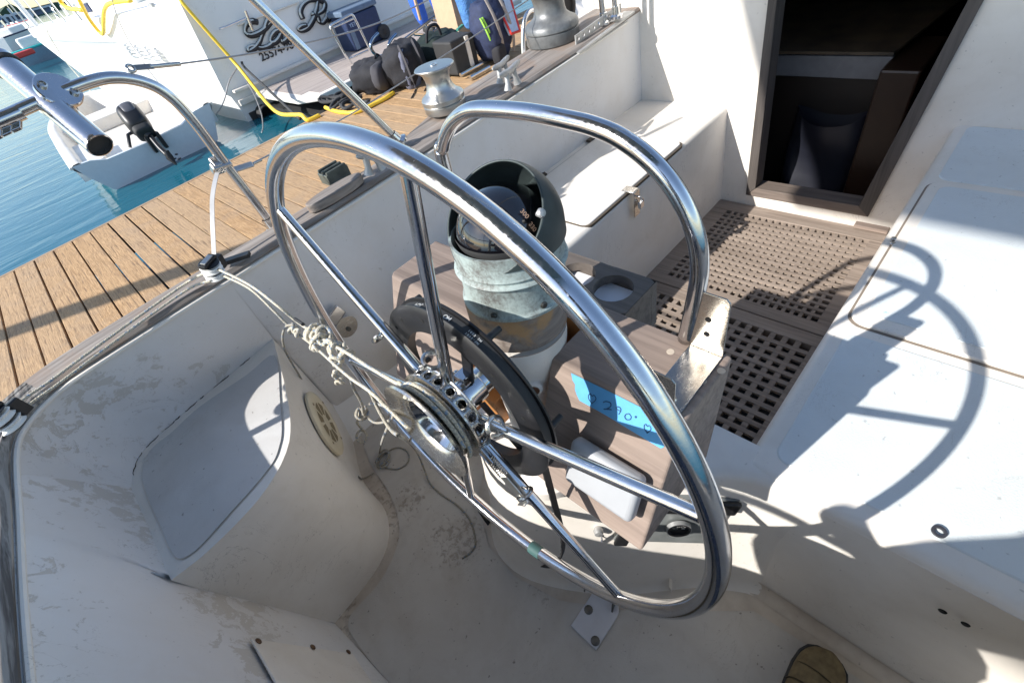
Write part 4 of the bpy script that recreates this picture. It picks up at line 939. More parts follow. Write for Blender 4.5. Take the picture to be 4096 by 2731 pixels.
# webbing strap to the block
sp_ = [at(868, 690, Y=1.585), at(856, 740, Y=1.56), at(848, 800, Y=1.54), at(849, 880, Y=1.51), at(852, 950, Y=1.49), at(856, 1030, Y=1.465)]
sp_ = cr(sp_, 5); m = MB(); hx = r_ * .0062; m.loft([[p - hx, p - hx + f_ * .002, p + hx + f_ * .002, p + hx] for p in sp_], closed=True)
tag(m.build('rail_strap', simple('pale grey strut', (.58, .57, .56), .35, .3), None, smooth=0), 'thin pale strap hanging from the stern rail clamp to the turning block', 'strap')
def block(loc, label, tilt):
    t = thing('turning_block', loc, label, 'block', 'black turning blocks with white sheaves on the cap rail'); L_ = V(loc); ax = V(tilt).normalized()
    for k in (0, 1): MB().lathe([(.0001, -.008), (.024, -.008), (.026, -.006), (.019, 0), (.026, .006), (.024, .008), (.0001, .008)], L_ + ax * (-.004 - .022 * k + .014), ax, 32).build('sheave', simple('white sheave', (.75, .74, .7), .4, 0, .03), t)
    u = ax.orthogonal().normalized(); 
    for k, rr_ in ((-1.35, .022), (-.35, .024), (.72, .024)): MB().lathe([(.0001, .0015), (rr_, .0015), (rr_ + .002, 0), (rr_, -.0015), (.0001, -.0015)], L_ + ax * (.022 * k + .009), ax, 28).build('cheek', BLACK, t)
    e1 = V((.8, .55, 0)); e1 = (e1 - ax * e1.dot(ax)).normalized(); e2 = ax.cross(e1)
    MB().obox(L_ + ax * .031, e1 * .026, e2 * .011, ax * .005).build('head', BLACK, t, smooth=0, bevel=.003)
    MB().obox(L_ + ax * .037, e1 * .018, e2 * .007, ax * .0015).build('head_plate', SATIN, t, smooth=0, bevel=.001)
    MB().obox(L_ + e1 * .035 + ax * .0, e1 * .012, e2 * .008, ax * .02).build('arm', BLACK, t, smooth=0, bevel=.003)
    return t
BL = at(852, 1082, Z=.935); block(BL, 'black turning block with white sheaves midway along the port cap rail', (.10, -.25, 1))
BL2 = at(22, 1682, Z=.925); block(BL2, 'black turning block with white sheaves at the port quarter corner', (-.1, .1, 1))
m = MB(); p0 = at(895, 1050, Z=.905); p1 = at(985, 1020, Z=.905); dn = (p1 - p0).normalized(); m.obox((p0 + p1) / 2, dn * ((p1 - p0).length / 2 + .01), V((-dn.y, dn.x, 0)) * .012, V((0, 0, .006))); m.bolt(p0 + V((0, 0, .006)), (0, 0, 1), .007, .012)
tag(m.build('block_mount', BLACK, None, smooth=0, bevel=.002), 'short black mounting track beside the turning block', 'track')
# ================================================================== ropes
def rope(pts, r, label, mat=None, n=6, seg=8, name='rope', group=None):
    return tag(MB().tube(cr(pts, n), r, seg).build(name, mat or ROPE, None, smooth=180), label, 'rope', group)
XR = .150
X = lambda p, q, x=XR: at(p, q, X=x)
rope([BL + V((.01, -.024, .006)), X(1000, 1140, .135), X(1110, 1222, .140), X(1190, 1287), X(1300, 1360), X(1390, 1412, .152), X(1480, 1470, .153), X(1580, 1528, .154), drum_start + V((0, .012, .004)), drum_start], .0036, 'upper cream steering line with blue flecks running from the block to the hub drum')
rope([BL + V((.01, -.024, -.016)), X(1000, 1155, .135), X(1090, 1238, .140), X(1160, 1308, .145), X(1215, 1352, .147), X(1262, 1388, .148)], .0034, 'lower cream steering line with blue flecks running beside the upper one to a knot')
rope([X(1262, 1388, .148), X(1330, 1450, .14), X(1400, 1510, .13), X(1480, 1565, .12), X(1560, 1640, .12), X(1640, 1720, .12)], .0034, 'grey flecked line sagging from the small knot toward the hub')
cap_l = [BL + V((-.02, .0, .006)), at(740, 1135, Z=.915), at(560, 1262, Z=.905), at(380, 1392, Z=.905), at(200, 1524, Z=.905), at(90, 1600, Z=.91), BL2 + V((.02, .0, .006))]
rope(cap_l, .0034, 'thin flecked line along the outer side of the cap rail')
rope([BL + V((-.02, -.01, -.016)), at(760, 1152, Z=.912), at(600, 1262, Z=.905), at(420, 1395, Z=.905), at(240, 1530, Z=.905), at(110, 1625, Z=.905), BL2 + V((.02, -.01, -.016))], .0034, 'thin flecked line along the inner side of the cap rail')
m = MB(); p0, p1 = X(1180, 1276), X(1212, 1297); m.tube([p0, p1], .0042, 12); tag(m.build('rope_whipping', BLACKM, None), 'short black tape whipping round the upper steering line', 'tape')
def knot(c, s, n, seed, label, mat=None, r=.0043, ax=None):
    random.seed(seed); m = MB(); c = V(c)
    for k in range(n):
        d = (V(ax) if ax else V((random.uniform(-1, 1), random.uniform(-1, 1), random.uniform(-1, 1)))).normalized(); o = c + d * (s * (k / max(1, n - 1) - .5) * 2.2 if ax else 0) + V((random.uniform(-1, 1), random.uniform(-1, 1), random.uniform(-1, 1))) * s * .25
        nn = V((random.uniform(-1, 1), random.uniform(-1, 1), random.uniform(-1, 1))).normalized(); u = nn.orthogonal().normalized(); w_ = nn.cross(u); a, b = s * random.uniform(.45, .7), s * random.uniform(.35, .55)
        m.tube([o + u * a * cos(q) + w_ * b * sin(q) + nn * .003 * sin(2 * q) for q in [2 * pi * i / 18 for i in range(18)]], r, 8, closed=True)
    return tag(m.build('rope_knot', mat or ROPE, None, smooth=180), label, 'knot', 'knots in the steering lines')
kd = (X(1390, 1412) - X(1230, 1310)).normalized()
knot(X(1275, 1345), .030, 8, 3, 'large bulky cream knot next to the wheel rim on the upper line', ax=kd)
knot(X(1350, 1398), .026, 6, 5, 'cream knot nearest the hub on the upper line', ax=kd)
knot(X(1180, 1318, .147), .017, 3, 8, 'small knot under the black tape whipping', ax=kd)
knot(X(1258, 1385, .147), .014, 3, 9, 'smallest knot on the lower line beside the bulky one', ax=kd)
knot(X(1348, 1455), .016, 3, 12, 'knot dangling just below the main knots', ax=(0, .2, -1)); knot(X(1352, 1508), .015, 3, 13, 'lowest dangling end knot under the main knots', ax=(0, .2, -1))
rope([X(1175, 1300, .147), X(1145, 1305, .14), X(1130, 1345, .13), X(1140, 1400, .12), X(1172, 1460, .115), X(1205, 1515, .11), X(1240, 1590, .105), X(1275, 1650, .10), X(1320, 1735, .10), X(1365, 1800, .095), X(1405, 1855, .09), at(1430, 1900, Z=.012), at(1455, 1912, Z=.008), at(1495, 1890, Z=.008)], .0032, 'thin line hanging in a bight in front of the round vent down to the sole', ROPED)
rope([X(1400, 1510, .14), X(1418, 1560, .14), X(1440, 1600, .14), X(1452, 1640, .14), X(1450, 1680, .14)], .0034, 'short line dropping to the hanging loose knot', ROPED)
knot(X(1450, 1650, .14), .026, 5, 21, 'loose dark knot hanging in the shade over the sole', ROPED, .0036)
m = MB(); c_ = X(1447, 1745, .14); m.tube([c_ + r_ * (.020 * cos(q)) + d_ * (.023 * sin(q)) for q in [2 * pi * k / 24 for k in range(24)]], .0048, 10, closed=True); m.tube([X(1440, 1650, .14), X(1428, 1690, .14), X(1452, 1722, .14)], .0045, 8)
tag(m.build('rope_loop', ROPE, None, smooth=180), 'cream rope eye hanging below the loose dark knot', 'rope')
rope([X(1460, 1660, .14), X(1500, 1690, .14), X(1560, 1680, .14), X(1570, 1650, .14), X(1530, 1620, .14), X(1480, 1615, .14)], .0034, 'slack loop of line beside the hanging knot', ROPED)
rope([X(1480, 1565, .12), X(1520, 1650, .11), X(1565, 1720, .10), X(1610, 1750, .10), at(1645, 1780, Z=.20), at(1675, 1822, Z=.10), at(1698, 1880, Z=.03), at(1722, 1935, Z=.008), at(1770, 1980, Z=.007), at(1829, 2020, Z=.007), at(1880, 2080, Z=.007), at(1902, 2165, Z=.007), at(1885, 2205, Z=.007), at(1848, 2232, Z=.007)], .0032, 'long tail of line trailing past the wheel rim to end on the sole', ROPED)
rope([X(1555, 1700, .11), X(1530, 1760, .11), at(1520, 1800, Z=.05), at(1512, 1850, Z=.01)], .0032, 'thin line dropping to the coil on the sole', ROPED)
m = MB(); c_ = at(1535, 1838, Z=.008); random.seed(4)
for k in range(5):
    a, b = random.uniform(.028, .042), random.uniform(.018, .027); th = random.uniform(0, 1); m.tube([c_ + V((cos(th) * a * cos(q) - sin(th) * b * sin(q), sin(th) * a * cos(q) + cos(th) * b * sin(q), .003 * k + .003 * sin(2 * q + k))) for q in [2 * pi * i / 24 for i in range(24)]], .0034, 8, closed=True)
tag(m.build('rope_coil', ROPED, None, smooth=180), 'small tangled coil of flecked line lying on the sole', 'rope')
rope([at(1500, 1850, Z=.007), at(1560, 1800, Z=.007), at(1600, 1790, Z=.007), at(1632, 1810, Z=.007), at(1630, 1850, Z=.007), at(1590, 1875, Z=.007), at(1540, 1870, Z=.007)], .0032, 'open loop of line on the sole beside the coil', ROPED)
# ================================================================== fittings inside the well
vc, vn = hit(seat_fr, 1285, 1700); print('VENT', vc, vn); vn = (vn * .7 + V((.90, -.36, .05)) * .3).normalized(); vc = vc + vn * .012
vt = thing('round_vent', vc, 'round beige plastic vent cover on the front of the corner seat', 'vent'); vu = (V((0, 0, 1)) - vn * vn.z).normalized(); vw = vn.cross(vu); VR = .118
MB().lathe([(VR, -.004), (VR, .004), (VR - .006, .009), (VR - .03, .011), (VR - .04, .008), (.0001, .008)], vc, vn, 64).build('rim_plate', BEIGE, vt, smooth=50)
dk = simple('vent slot shade', (.22, .17, .09), .7)
for i in range(8):
    a = 2 * pi * (i + .5) / 8; m = MB(); vs = []
    for k in range(7): q = a - .30 + .6 * k / 6; vs.append(vc + vn * .0086 + (vu * cos(q) + vw * sin(q)) * .074)
    for k in range(7): q = a + .30 - .6 * k / 6; vs.append(vc + vn * .0086 + (vu * cos(q) + vw * sin(q)) * .030)
    m.add(vs, [tuple(range(14))]); m.build('slot', dk, vt, smooth=0)
for i in range(4):
    a = 2 * pi * i / 4; p = vc + (vu * cos(a) + vw * sin(a)) * .098 + vn * .0112; MB().lathe([(.005, 0), (.005, .001), (.0001, .001)], p, vn, 12).build('screw_hole', simple('vent screw', (.25, .18, .1), .6), vt)
# swivel plate on the port wall
wy = 1.4385; pc = at(1385, 1305, Y=wy); h_ = thing('latch_plate', pc, 'small chrome latch plate on the port wall above the vent', 'latch')
MB().lathe([(.0001, -.002), (.042, -.002), (.042, -.006), (.0001, -.006)], V((pc.x, wy, pc.z)), (0, 1, 0), 36).build('disc', CHROME2, h_, bevel=.001)
p2 = at(1340, 1262, Y=wy - .01)
MB().obox(V((p2.x, wy - .012, p2.z)), V((.030, 0, .012)), V((0, .007, 0)), V((-.008, 0, .022))).build('hook_body', CHROME, h_, smooth=0, bevel=.004)
MB().lathe([(.0001, -.012), (.008, -.012), (.009, -.006)], V((pc.x - .0, wy, pc.z - .01)), (0, 1, 0), 14).build('pin', simple('dark screw', (.1, .1, .09), .4, .8), h_)
# instrument panel on the bulge
A_, B_, C_ = V((.374, .31, .316)), V((.50, .17, .316)), V((.523, .175, .48)); pnn = (B_ - A_).cross(C_ - A_).normalized()
if pnn.x > 0: pnn = -pnn
O3 = A_ + pnn * .012
LL, LR, UR = onplane(2452, 2165, O3, pnn), onplane(2832, 2176, O3, pnn), onplane(2966, 2003, O3, pnn); UL = LL + (UR - LR)
ip = thing('engine_gauge_unit', LL, 'black engine instrument panel with gauges set under the teak console', 'instrument panel')
MB().prism([LL, LR, UR, UL], -pnn * .05).build('housing', simple('grey panel plastic', (.16, .17, .165), .4, 0, .2), ip, smooth=0, bevel=.005)
ex_, ey_ = (LR - LL), (UL - LL)
def fr(u, v, o=0): return LL + ex_ * u + ey_ * v + pnn * o
MB().prism([fr(.0, .78, .001), fr(1, .78, .001), fr(1, 1, .001), fr(0, 1, .001)], pnn * .012).build('hood', BLACK, ip, smooth=0, bevel=.004)
MB().prism([fr(.0, .0, .001), fr(.14, .0, .001), fr(.14, .30, .001), fr(0, .30, .001)], pnn * .012).build('corner_cap', BLACK, ip, smooth=0, bevel=.004)
gcn = onplane(2713, 2108, O3 + pnn * .004, pnn)
for off in (0, -.42):
    gg = gcn + ex_ * off; ga = MB().lathe([(.0001, .004), (.022, .004), (.0225, .010), (.027, .010), (.028, .0)], gg, pnn, 40).build('gauge', BLACK, ip)
    MB().lathe([(.0225, .0095), (.0285, .0100), (.0290, .0)], gg, pnn, 40).build('bezel', ALU, ga)
    exn, eyn = ex_.normalized(), (ey_ - ex_.normalized() * ey_.dot(ex_.normalized())).normalized()
    if off == 0:
        m = MB(); m.tube([gg + pnn * .0046 + exn * (.015 * cos(q)) + eyn * (.015 * sin(q)) for q in [pi * (.15 + .7 * k / 12) for k in range(13)]], .0005, 4)
        for k in range(5): q = pi * (.2 + .15 * k); m.tube([gg + pnn * .0046 + exn * (r * cos(q)) + eyn * (r * sin(q)) for r in (.015, .0175)], .0005, 4)
        m.build('dial_marks', INK, ga); text_mesh('lettering', 'VOLTS', INK, ga, gg + pnn * .0046 - exn * .010 + eyn * .002, exn, eyn, .005, .0001); text_mesh('lettering', '8 10 12', INK, ga, gg + pnn * .0046 + eyn * .009, exn, eyn, .004, .0001)
        m = MB(); m.box((0, 0, 0), (1, 1, 1)); m = MB().obox(gg + pnn * .0046 + exn * .010 + eyn * .003, exn * .004, eyn * .002, pnn * .0002); m.build('battery_mark', INK, ga, smooth=0)
kn_ = onplane(2392, 2105, O3 - pnn * .02, pnn); kk = MB().lathe([(.0001, .024), (.010, .022), (.013, .012), (.010, .004), (.006, -.01)], kn_, pnn, 24).build('control_knob', ALU, None); tag(kk, 'small grey knob just left of the instrument panel', 'knob')
sw = onplane(2404, 2135, O3 - pnn * .02, pnn); ts = thing('toggle_switch', sw, 'tiny toggle switch below the grey knob', 'switch'); MB().lathe([(.008, 0), (.008, .005), (.005, .006), (.0001, .006)], sw, pnn, 6).build('nut', CHROME2, ts, smooth=0); MB().tube([sw + pnn * .005, sw + pnn * .020 + V((0, 0, -.006))], .0024, 8).build('lever', CHROME2, ts)
pg = at(2812, 2228, X=.535); pgt = thing('deck_plug', pg, 'round brown plug with a metal stem low behind the wheel rim', 'plug')
MB().lathe([(.0001, .012), (.024, .012), (.029, .008), (.030, -.01)], pg, V((-.8, -.45, .1)), 32).build('disc', BROWN, pgt); MB().lathe([(.0001, .026), (.007, .026), (.009, .02), (.009, .01)], pg, V((-.8, -.45, .1)), 16).build('stem', CHROME2, pgt)
# white plate and fins on the sole
def gq(u, v): return (2200 + u * .3401, 2300 + v * .3401)
spn = thing('sole_bracket', at(2380, 2520, Z=.0), 'white screwed plate with small dark fins on the sole under the wheel', 'bracket')
pl_ = [at(*gq(245, 600), Z=.004), at(*gq(545, 885), Z=.004), at(*gq(790, 500), Z=.004), at(*gq(815, 430), Z=.004), at(*gq(800, 330), Z=.004), at(*gq(500, 215), Z=.004)]
MB().prism(pl_, (0, 0, .007)).build('plate', simple('white plate paint', (.60, .60, .62), .4, 0, .05), spn, smooth=0, bevel=.0015)
for g_ in ((453, 405), (533, 770)):
    p = at(*gq(*g_), Z=.011); m = MB().bolt(p, (0, 0, 1), .0125, .004); m.obox(p + V((0, 0, .0042)), V((.008, .002, 0)), V((-.0005, .0015, 0)), V((0, 0, .0006))); m.obox(p + V((0, 0, .0042)), V((-.002, .008, 0)), V((.0015, .0005, 0)), V((0, 0, .0008))); m.build('screw', simple('dull screw', (.16, .15, .13), .45, .8), spn)
for g_ in ((735, 440), (410, 200)):
    p = at(*gq(*g_), Z=.012); MB().prism([p + V((0, 0, 0)), p + V((.035, .01, 0)), p + V((.035, .01, .035)), p + V((.01, .003, .03))], (0, .004, 0)).build('fin', simple('dull metal fin', (.12, .12, .11), .5, .6), spn, smooth=0)
m = MB(); m.obox(at(2682, 2338, Z=.03), V((.012, .006, 0)), V((-.002, .004, .01)), V((0, 0, .012))); tag(m.build('loose_bracket', WHITE, None, smooth=0, bevel=.002), 'small white lug fixed at the foot of the bulge under the wheel', 'bracket')
wr = at(3757, 2125, Z=BZ + .007); tag(MB().lathe([(.0065, -.002), (.0065, .002), (.0115, .002), (.0115, -.002), (.0065, -.002)], wr, (0, 0, 1), 28).build('washer', simple('shade dark washer', (.07, .07, .08), .5, .5), None), 'metal washer lying on the starboard seat, darkened in colour for shade', 'washer')  # dark colour replaces the cast shade that misses the washer
for i, (p, q) in enumerate(((3770, 2445), (3862, 2497))):
    hh = at(p, q, X=.571); hx_ = MB().lathe([(.0001, .0005), (.0058, .0005), (.0068, -.001)], hh, (-1, 0, .02), 14).build('bolt_hole', simple('black hole', (.004, .004, .004), .9), None); tag(hx_, ('dark empty bolt hole in the seat face, upper left of the two', 'dark empty bolt hole in the seat face, lower right of the two')[i], 'hole', 'bolt holes in the seat face')
# plastic bag and things inside the cabin
bm_ = MB(); c_ = at(3280, 620, X=2.55)
rows = []
for k in range(12):
    t = k / 11; z = c_.z + .16 - .62 * t; w2 = .155 + .01 * sin(t * 7); rows.append([V((2.58 + .05 * sin(a) * (1 + .3 * sin(3 * a + 5 * t)) + .02 * sin(9 * t + a), c_.y + w2 * cos(a) * (1 + .05 * sin(5 * a + 3 * t)), z + (.05 * abs(cos(a)) ** 3 if k == 0 else 0))) for a in [2 * pi * j / 28 for j in range(28)]])
bm_.loft(rows, closed=True); tag(bm_.build('plastic_bag', BAGM, None, smooth=180), 'plastic carrier bag coloured near black for cabin shade, standing just inside the dark companionway', 'bag')
# ================================================================== the photographer, standing behind the lens (only a shoe shows)
per = thing('person', (.30, -.18, .005), 'brown shoe toe of the photographer standing on the cockpit sole', 'person', None)
def skin(name, pts, edges, mat, parent, sub=2):
    me = bpy.data.meshes.new(name); O = V(parent['wo'][:]); me.from_pydata([tuple(V(p[:3]) - O) for p in pts], edges, []); o = bpy.data.objects.new(name, me); COL.objects.link(o); o.parent = parent; o['wo'] = list(O)
    me.materials.append(mat); sk_ = o.modifiers.new('skin', 'SKIN'); sk_.use_smooth_shade = True
    for v, p in zip(me.skin_vertices[0].data, pts): v.radius = (p[3], p[4] if len(p) > 4 else p[3])
    me.skin_vertices[0].data[0].use_root = True; s_ = o.modifiers.new('sub', 'SUBSURF'); s_.levels = sub; s_.render_levels = sub; return o
body = [(-.26, .12, .95, .20, .12), (-.31, .02, 1.12, .15, .11), (-.37, -.13, 1.33, .145, .10), (-.37, -.14, 1.45, .055), (-.34, -.14, 1.53, .075, .09), (-.33, -.14, 1.63, .085, .10),
        (-.38, .01, 1.34, .045), (-.43, .15, 1.14, .040), (-.31, .265, 1.19, .050), (-.38, -.30, 1.36, .050), (-.30, -.34, 1.17, .045), (-.14, -.10, 1.33, .030)]
skin('body', body, [(0, 1), (1, 2), (2, 3), (3, 4), (4, 5), (2, 6), (6, 7), (7, 8), (2, 9), (9, 10), (10, 11)], SHIRT, per)
legs = [(-.26, .12, .95, .20, .12), (-.27, .24, .82, .105), (-.20, .14, .50, .07), (-.22, .12, .12, .055), (-.20, -.03, .82, .10), (.00, -.12, .52, .07), (.16, -.14, .13, .05)]
skin('trousers', legs, [(0, 1), (1, 2), (2, 3), (0, 4), (4, 5), (5, 6)], DENIM, per)
def shoe(tip, heel, parent, w):
    tip, heel = V(tip), V(heel); d = tip - heel; L = d.length; d.normalize(); n = V((-d.y, d.x, 0)); m = MB(); rows = []; K = 14
    prof = [(0.0, .55, .07), (.04, .72, .085), (.2, .78, .09), (.4, .76, .085), (.6, .92, .07), (.75, 1.0, .058), (.86, .97, .05), (.94, .80, .043), (.985, .5, .036), (1.0, .2, .028)]
    for (t, ww, h) in prof:
        c = heel + d * (L * t); row = []
        for k in range(K + 1):
            a = pi * k / K; row.append(c + n * (w / 2 * ww * cos(a)) + V((0, 0, .022 + (h - .0) * max(0, sin(a)) ** .75)))
        rows.append([row[0] - V((0, 0, .0))] + row)
    m.loft(rows); m.add(rows[0], [tuple(range(len(rows[0])))]); up_ = m.build('shoe', KHAKI, parent, smooth=180, sub=1)
    m = MB(); ol = [heel + d * (L * (t - .008 if t < .5 else t + .012)) + n * (w / 2 * ww * 1.07) for t, ww, h in prof] + [heel + d * (L * (t - .008 if t < .5 else t + .012)) - n * (w / 2 * ww * 1.07) for t, ww, h in prof[::-1]]
    m.prism([V((p.x, p.y, .006)) for p in ol], (0, 0, .026)); m.build('rubber_sole', BLACKM, up_, smooth=60, bevel=.004)
    m = MB(); 
    for t in (.60, .75): c = heel + d * (L * t); m.tube([c + n * (w / 2 * .93 * cos(a)) + V((0, 0, .0235 + (.072 if t < .7 else .060) * max(0, sin(a)) ** .75)) for a in [pi * k / 16 for k in range(17)]], .0016, 6)
    m.build('seams', simple('brown stitching', (.06, .045, .02), .8), up_)
shoe((.512, -.172, 0), (.225, -.150, 0), per, .105); shoe((-.04, .10, 0), (-.27, .12, 0), per, .105)
MB().blob((-.335, -.14, 1.65), (.19, .165, .19), pw=.9).build('hair', HAIR, per)
# ================================================================== SURROUNDINGS: water, dock, other boats
WZ = -.30
tag(MB().add([V((-1500, -1500, WZ)), V((2500, -1500, WZ)), V((2500, 3500, WZ)), V((-1500, 3500, WZ))], [(0, 1, 2, 3)]).build('water', WATER, None, smooth=0, loc=(0, 0, WZ)), kind='structure')
DZ, DY0, DY1, PW = .10, 1.93, 5.33, .148
dock = thing('dock', (0, 0, 0), 'sunlit wooden plank dock floating between the sailboat and the powerboat', 'dock')
m = MB()
random.seed(11)
for i in range(-62, 70):
    j = random.uniform(-.004, .004); g = .0035 if i > 2 else random.uniform(.004, .009)
    m.box((i * PW + g, DY0, DZ - .038), ((i + 1) * PW - random.uniform(.001, .0065), DY1 - .002 + j * 0, DZ + j * .5))
m.build('planks', DOCK, dock, smooth=0, bevel=.002, seg=1)
m = MB(); m.box((-9.2, DY1, DZ - .20), (10.4, DY1 + .04, DZ + .002)); m.build('edge_board', teak('dock edge wood', 0, (.42, .29, .18), (.25, .16, .09)), dock, smooth=0, bevel=.003)
m = MB(); 
for y in (2.2, 3.6, 5.1): m.box((-9.1, y, DZ - .24), (10.3, y + .09, DZ - .0385))
m.box((-9.1, 2.4, -.5), (10.3, 5.0, -.28)); m.build('frame', BLACKM, dock, smooth=0)
# ---- dinghy
dg = thing('dinghy', (1.05, 10.2, WZ), 'small white open dinghy with a black outboard floating beyond the dock', 'dinghy')
G_ = [(.14, 7.98, .115), (.19, 9.0, .13), (.25, 10.0, .15), (.34, 11.06, .18), (.60, 12.1, .22), (1.02, 12.68, .25), (1.36, 12.72, .25), (1.70, 12.1, .22), (1.88, 11.06, .18), (1.95, 10.0, .165), (1.97, 9.0, .155), (1.96, 7.98, .15)]
G2 = [V(p) for p in cr(G_, 4)]
cen = V((1.06, 10.0, 0))
def sh(p, k, dz, ky=None): return V((1.06 + (p.x - 1.06) * k, 7.98 + (p.y - 7.98) * (ky or k), p.z + dz))
rows = [[sh(p, 1, 0) for p in G2], [sh(p, 1.015, -.02, 1.008) for p in G2], [sh(p, 1.01, -.05, 1.005) for p in G2], [sh(p, .86, -.22, .97) for p in G2], [sh(p, .70, -.42, .93) for p in G2], [sh(p, .4, -.60, .88) for p in G2]]
m = MB(); m.loft(rows); m.build('hull', BOATW, dg, smooth=50)
rows = [[sh(p, 1, 0) for p in G2], [sh(p, .97, .012, .985) for p in G2], [sh(p, .91, .010, .96) for p in G2], [sh(p, .885, -.01, .95) for p in G2], [V((sh(p, .80, 0, .93).x, sh(p, .8, 0, .93).y, -.10)) for p in G2], [V((1.06, sh(p, .8, 0, .9).y, -.10)) for p in G2]]
m = MB(); m.loft(rows); m.build('liner', WHITE, dg, smooth=50)
m = MB(); tz = [V((.14, 7.98, .115)), V((.34, 7.98, .10)), V((.50, 7.98, .04)), V((1.0, 7.98, .03)), V((1.5, 7.98, .05)), V((1.72, 7.98, .13)), V((1.96, 7.98, .15))]
bz = [V((.20, 7.98, -.05)), V((.33, 7.98, -.28)), V((.5, 7.98, -.40)), V((1.06, 7.98, -.46)), V((1.6, 7.98, -.40)), V((1.79, 7.98, -.28)), V((1.9, 7.98, -.05))]
m.loft([tz, bz]); m.loft([tz, [p + V((0, .07, 0)) for p in tz], [V((p.x, 8.06, -.1)) for p in tz]]); m.build('transom', GREYW, dg, smooth=0)  # transom greyer than the white hull, its shade put into the colour
MB().box((.35, 10.7, -.1), (1.78, 11.5, .09)).build('thwart', WHITE, dg, smooth=0, bevel=.02)
m = MB(); m.prism([V((.24, 8.06, .06)), V((.50, 8.06, .06)), V((.62, 9.4, .06)), V((.30, 9.6, .06))], (0, 0, -.16)); m.build('side_seat', WHITE, dg, smooth=0, bevel=.01)
m = MB(); m.tube([sh(p, 1.02, -.02, 1.012) for p in G2], .018, 8); m.build('rub_strake', WHITE, dg)
ob = thing('outboard_motor', at(590, 540, Y=7.93), 'black outboard motor tilted up on the dinghy transom', 'outboard motor')
a_, b2_ = at(508, 440, Y=8.25), at(572, 520, Y=8.0); ax = (a_ - b2_).normalized(); R_m = ax.to_track_quat('Z', 'Y').to_matrix()
MB().blob((a_ + b2_) / 2, (.27, .32, .38), R_m, pw=.6, n=28, m=18).build('cowl', BLACK, ob, smooth=180)
MB().blob((a_ + b2_) / 2 + ax * .08 + r_ * .02, (.20, .33, .22), R_m, pw=.6).build('top_panel', simple('grey cowl panel', (.10, .10, .11), .3), ob, smooth=180)
MB().blob(b2_ - ax * .03, (.22, .24, .12), R_m, pw=.5).build('lower_pan', BLACKM, ob, smooth=180)
cb0 = at(612, 552, Y=7.95); MB().box((cb0.x - .09, 7.90, cb0.z - .16), (cb0.x - .05, 8.02, cb0.z + .05)).box((cb0.x + .05, 7.90, cb0.z - .16), (cb0.x + .09, 8.02, cb0.z + .05)).build('transom_clamp', BLACK, ob, smooth=0, bevel=.008)
MB().tube([b2_ + ax * .06, b2_ - ax * .05, at(600, 545, Y=7.93)], [.085, .06, .045], 14).build('bracket', BLACK, ob)
MB().tube([at(600, 545, Y=7.93), at(640, 592, Y=7.78), at(680, 630, Y=7.66)], [.028, .032, .034], 12).build('leg', BLACK, ob)
MB().tube([at(664, 604, Y=7.66), at(680, 632, Y=7.66), at(706, 660, Y=7.60)], [.03, .045, .010], 12).build('gearcase', BLACK, ob)
pc = at(706, 630, Y=7.62)
for k in range(3):
    q = 2 * pi * k / 3 + .5; MB().blob(pc + (r_ * cos(q) + d_ * sin(q)) * .04, (.07, .04, .02), Matrix.Rotation(q, 3, 'Z'), pw=1).build('propeller_blade', BLACK, ob, smooth=180)
MB().tube([at(530, 530, Y=8.1), at(512, 540, Y=8.1), at(520, 590, Y=8.05)], .022, 8).build('tiller', BLACK, ob)
# ---- powerboat
pbt = thing('powerboat', (4.3, 12, WZ), 'large white powerboat moored stern to the dock with its name on the transom', 'powerboat')
ST = [  # y, deck near (x,z), knuckle, chine, waterline, far x
    (8.20, 2.38, 1.22, 2.30, .10, 2.36, -.36, 6.6), (9.0, 2.33, 1.22, 2.24, .36, 2.33, -.36, 6.65), (10.0, 2.27, 1.21, 2.20, .78, 2.36, -.36, 6.7), (12.0, 2.18, 1.20, 2.20, .80, 2.42, -.36, 6.6), (14.0, 2.10, 1.20, 2.16, .82, 2.44, -.36, 6.1), (16.0, 2.02, 1.20, 2.10, .85, 2.36, -.36, 5.2), (17.6, 1.97, 1.21, 2.05, .88, 2.16, -.36, 4.3), (19.2, 1.94, 1.22, 1.99, .92, 1.99, .42, 3.3), (21.0, 1.94, 1.228, 1.95, 1.0, 1.95, .95, 2.0)]
def sect(s):
    y, xd, zd, xk, zk, xw, zw, xf = s; w2 = xf - xd
    return [V((xd + w2 * .5, y, zd + .03)), V((xd + .12, y, zd + .01)), V((xd, y, zd)), V((xd - .01, y, zd - .05)), V((xk - .03, y, zk + .02)), V((xk + .02, y, zk - .03)), V(((xk + xw) / 2 + .02, y, (zk + zw) / 2)), V((xw, y, zw)), V((xf - (xw - xd), y, zw)), V((xf, y, zk)), V((xf, y, zd)), V((xd + w2 * .5, y, zd + .03))]
SS = [sect(s) for s in ST]; m = MB(); m.loft(SS); m.add(SS[0][:-1], [tuple(range(11))]); m.build('hull', BOATW, pbt, smooth=35)
m = MB(); m.box((2.9, 12.5, 1.2), (5.6, 19.0, 2.0)); m.lathe([(1.0, 0), (1.0, .72), (.85, .8), (.001, .8)], (3.9, 19.0, 1.2), (0, 0, 1), 40, pi / 2, pi * 1.5); m.build('cabin', BOATW, pbt, smooth=40, bevel=.05, seg=4)
for p in ((221, 55), (258, 41), (302, 26)):
    c_ = at(*p, X=2.895); ph = MB().lathe([(.15, -.01), (.19, .0), (.17, .02), (.15, .0)], c_, (-1, 0, 0), 24).build('porthole', CHRM3, pbt); MB().lathe([(.15, .004), (.0001, .004)], c_, (-1, 0, 0), 24).build('pane', BLACK if p[0] == 221 else simple('grey porthole', (.25, .27, .28), .2), ph)
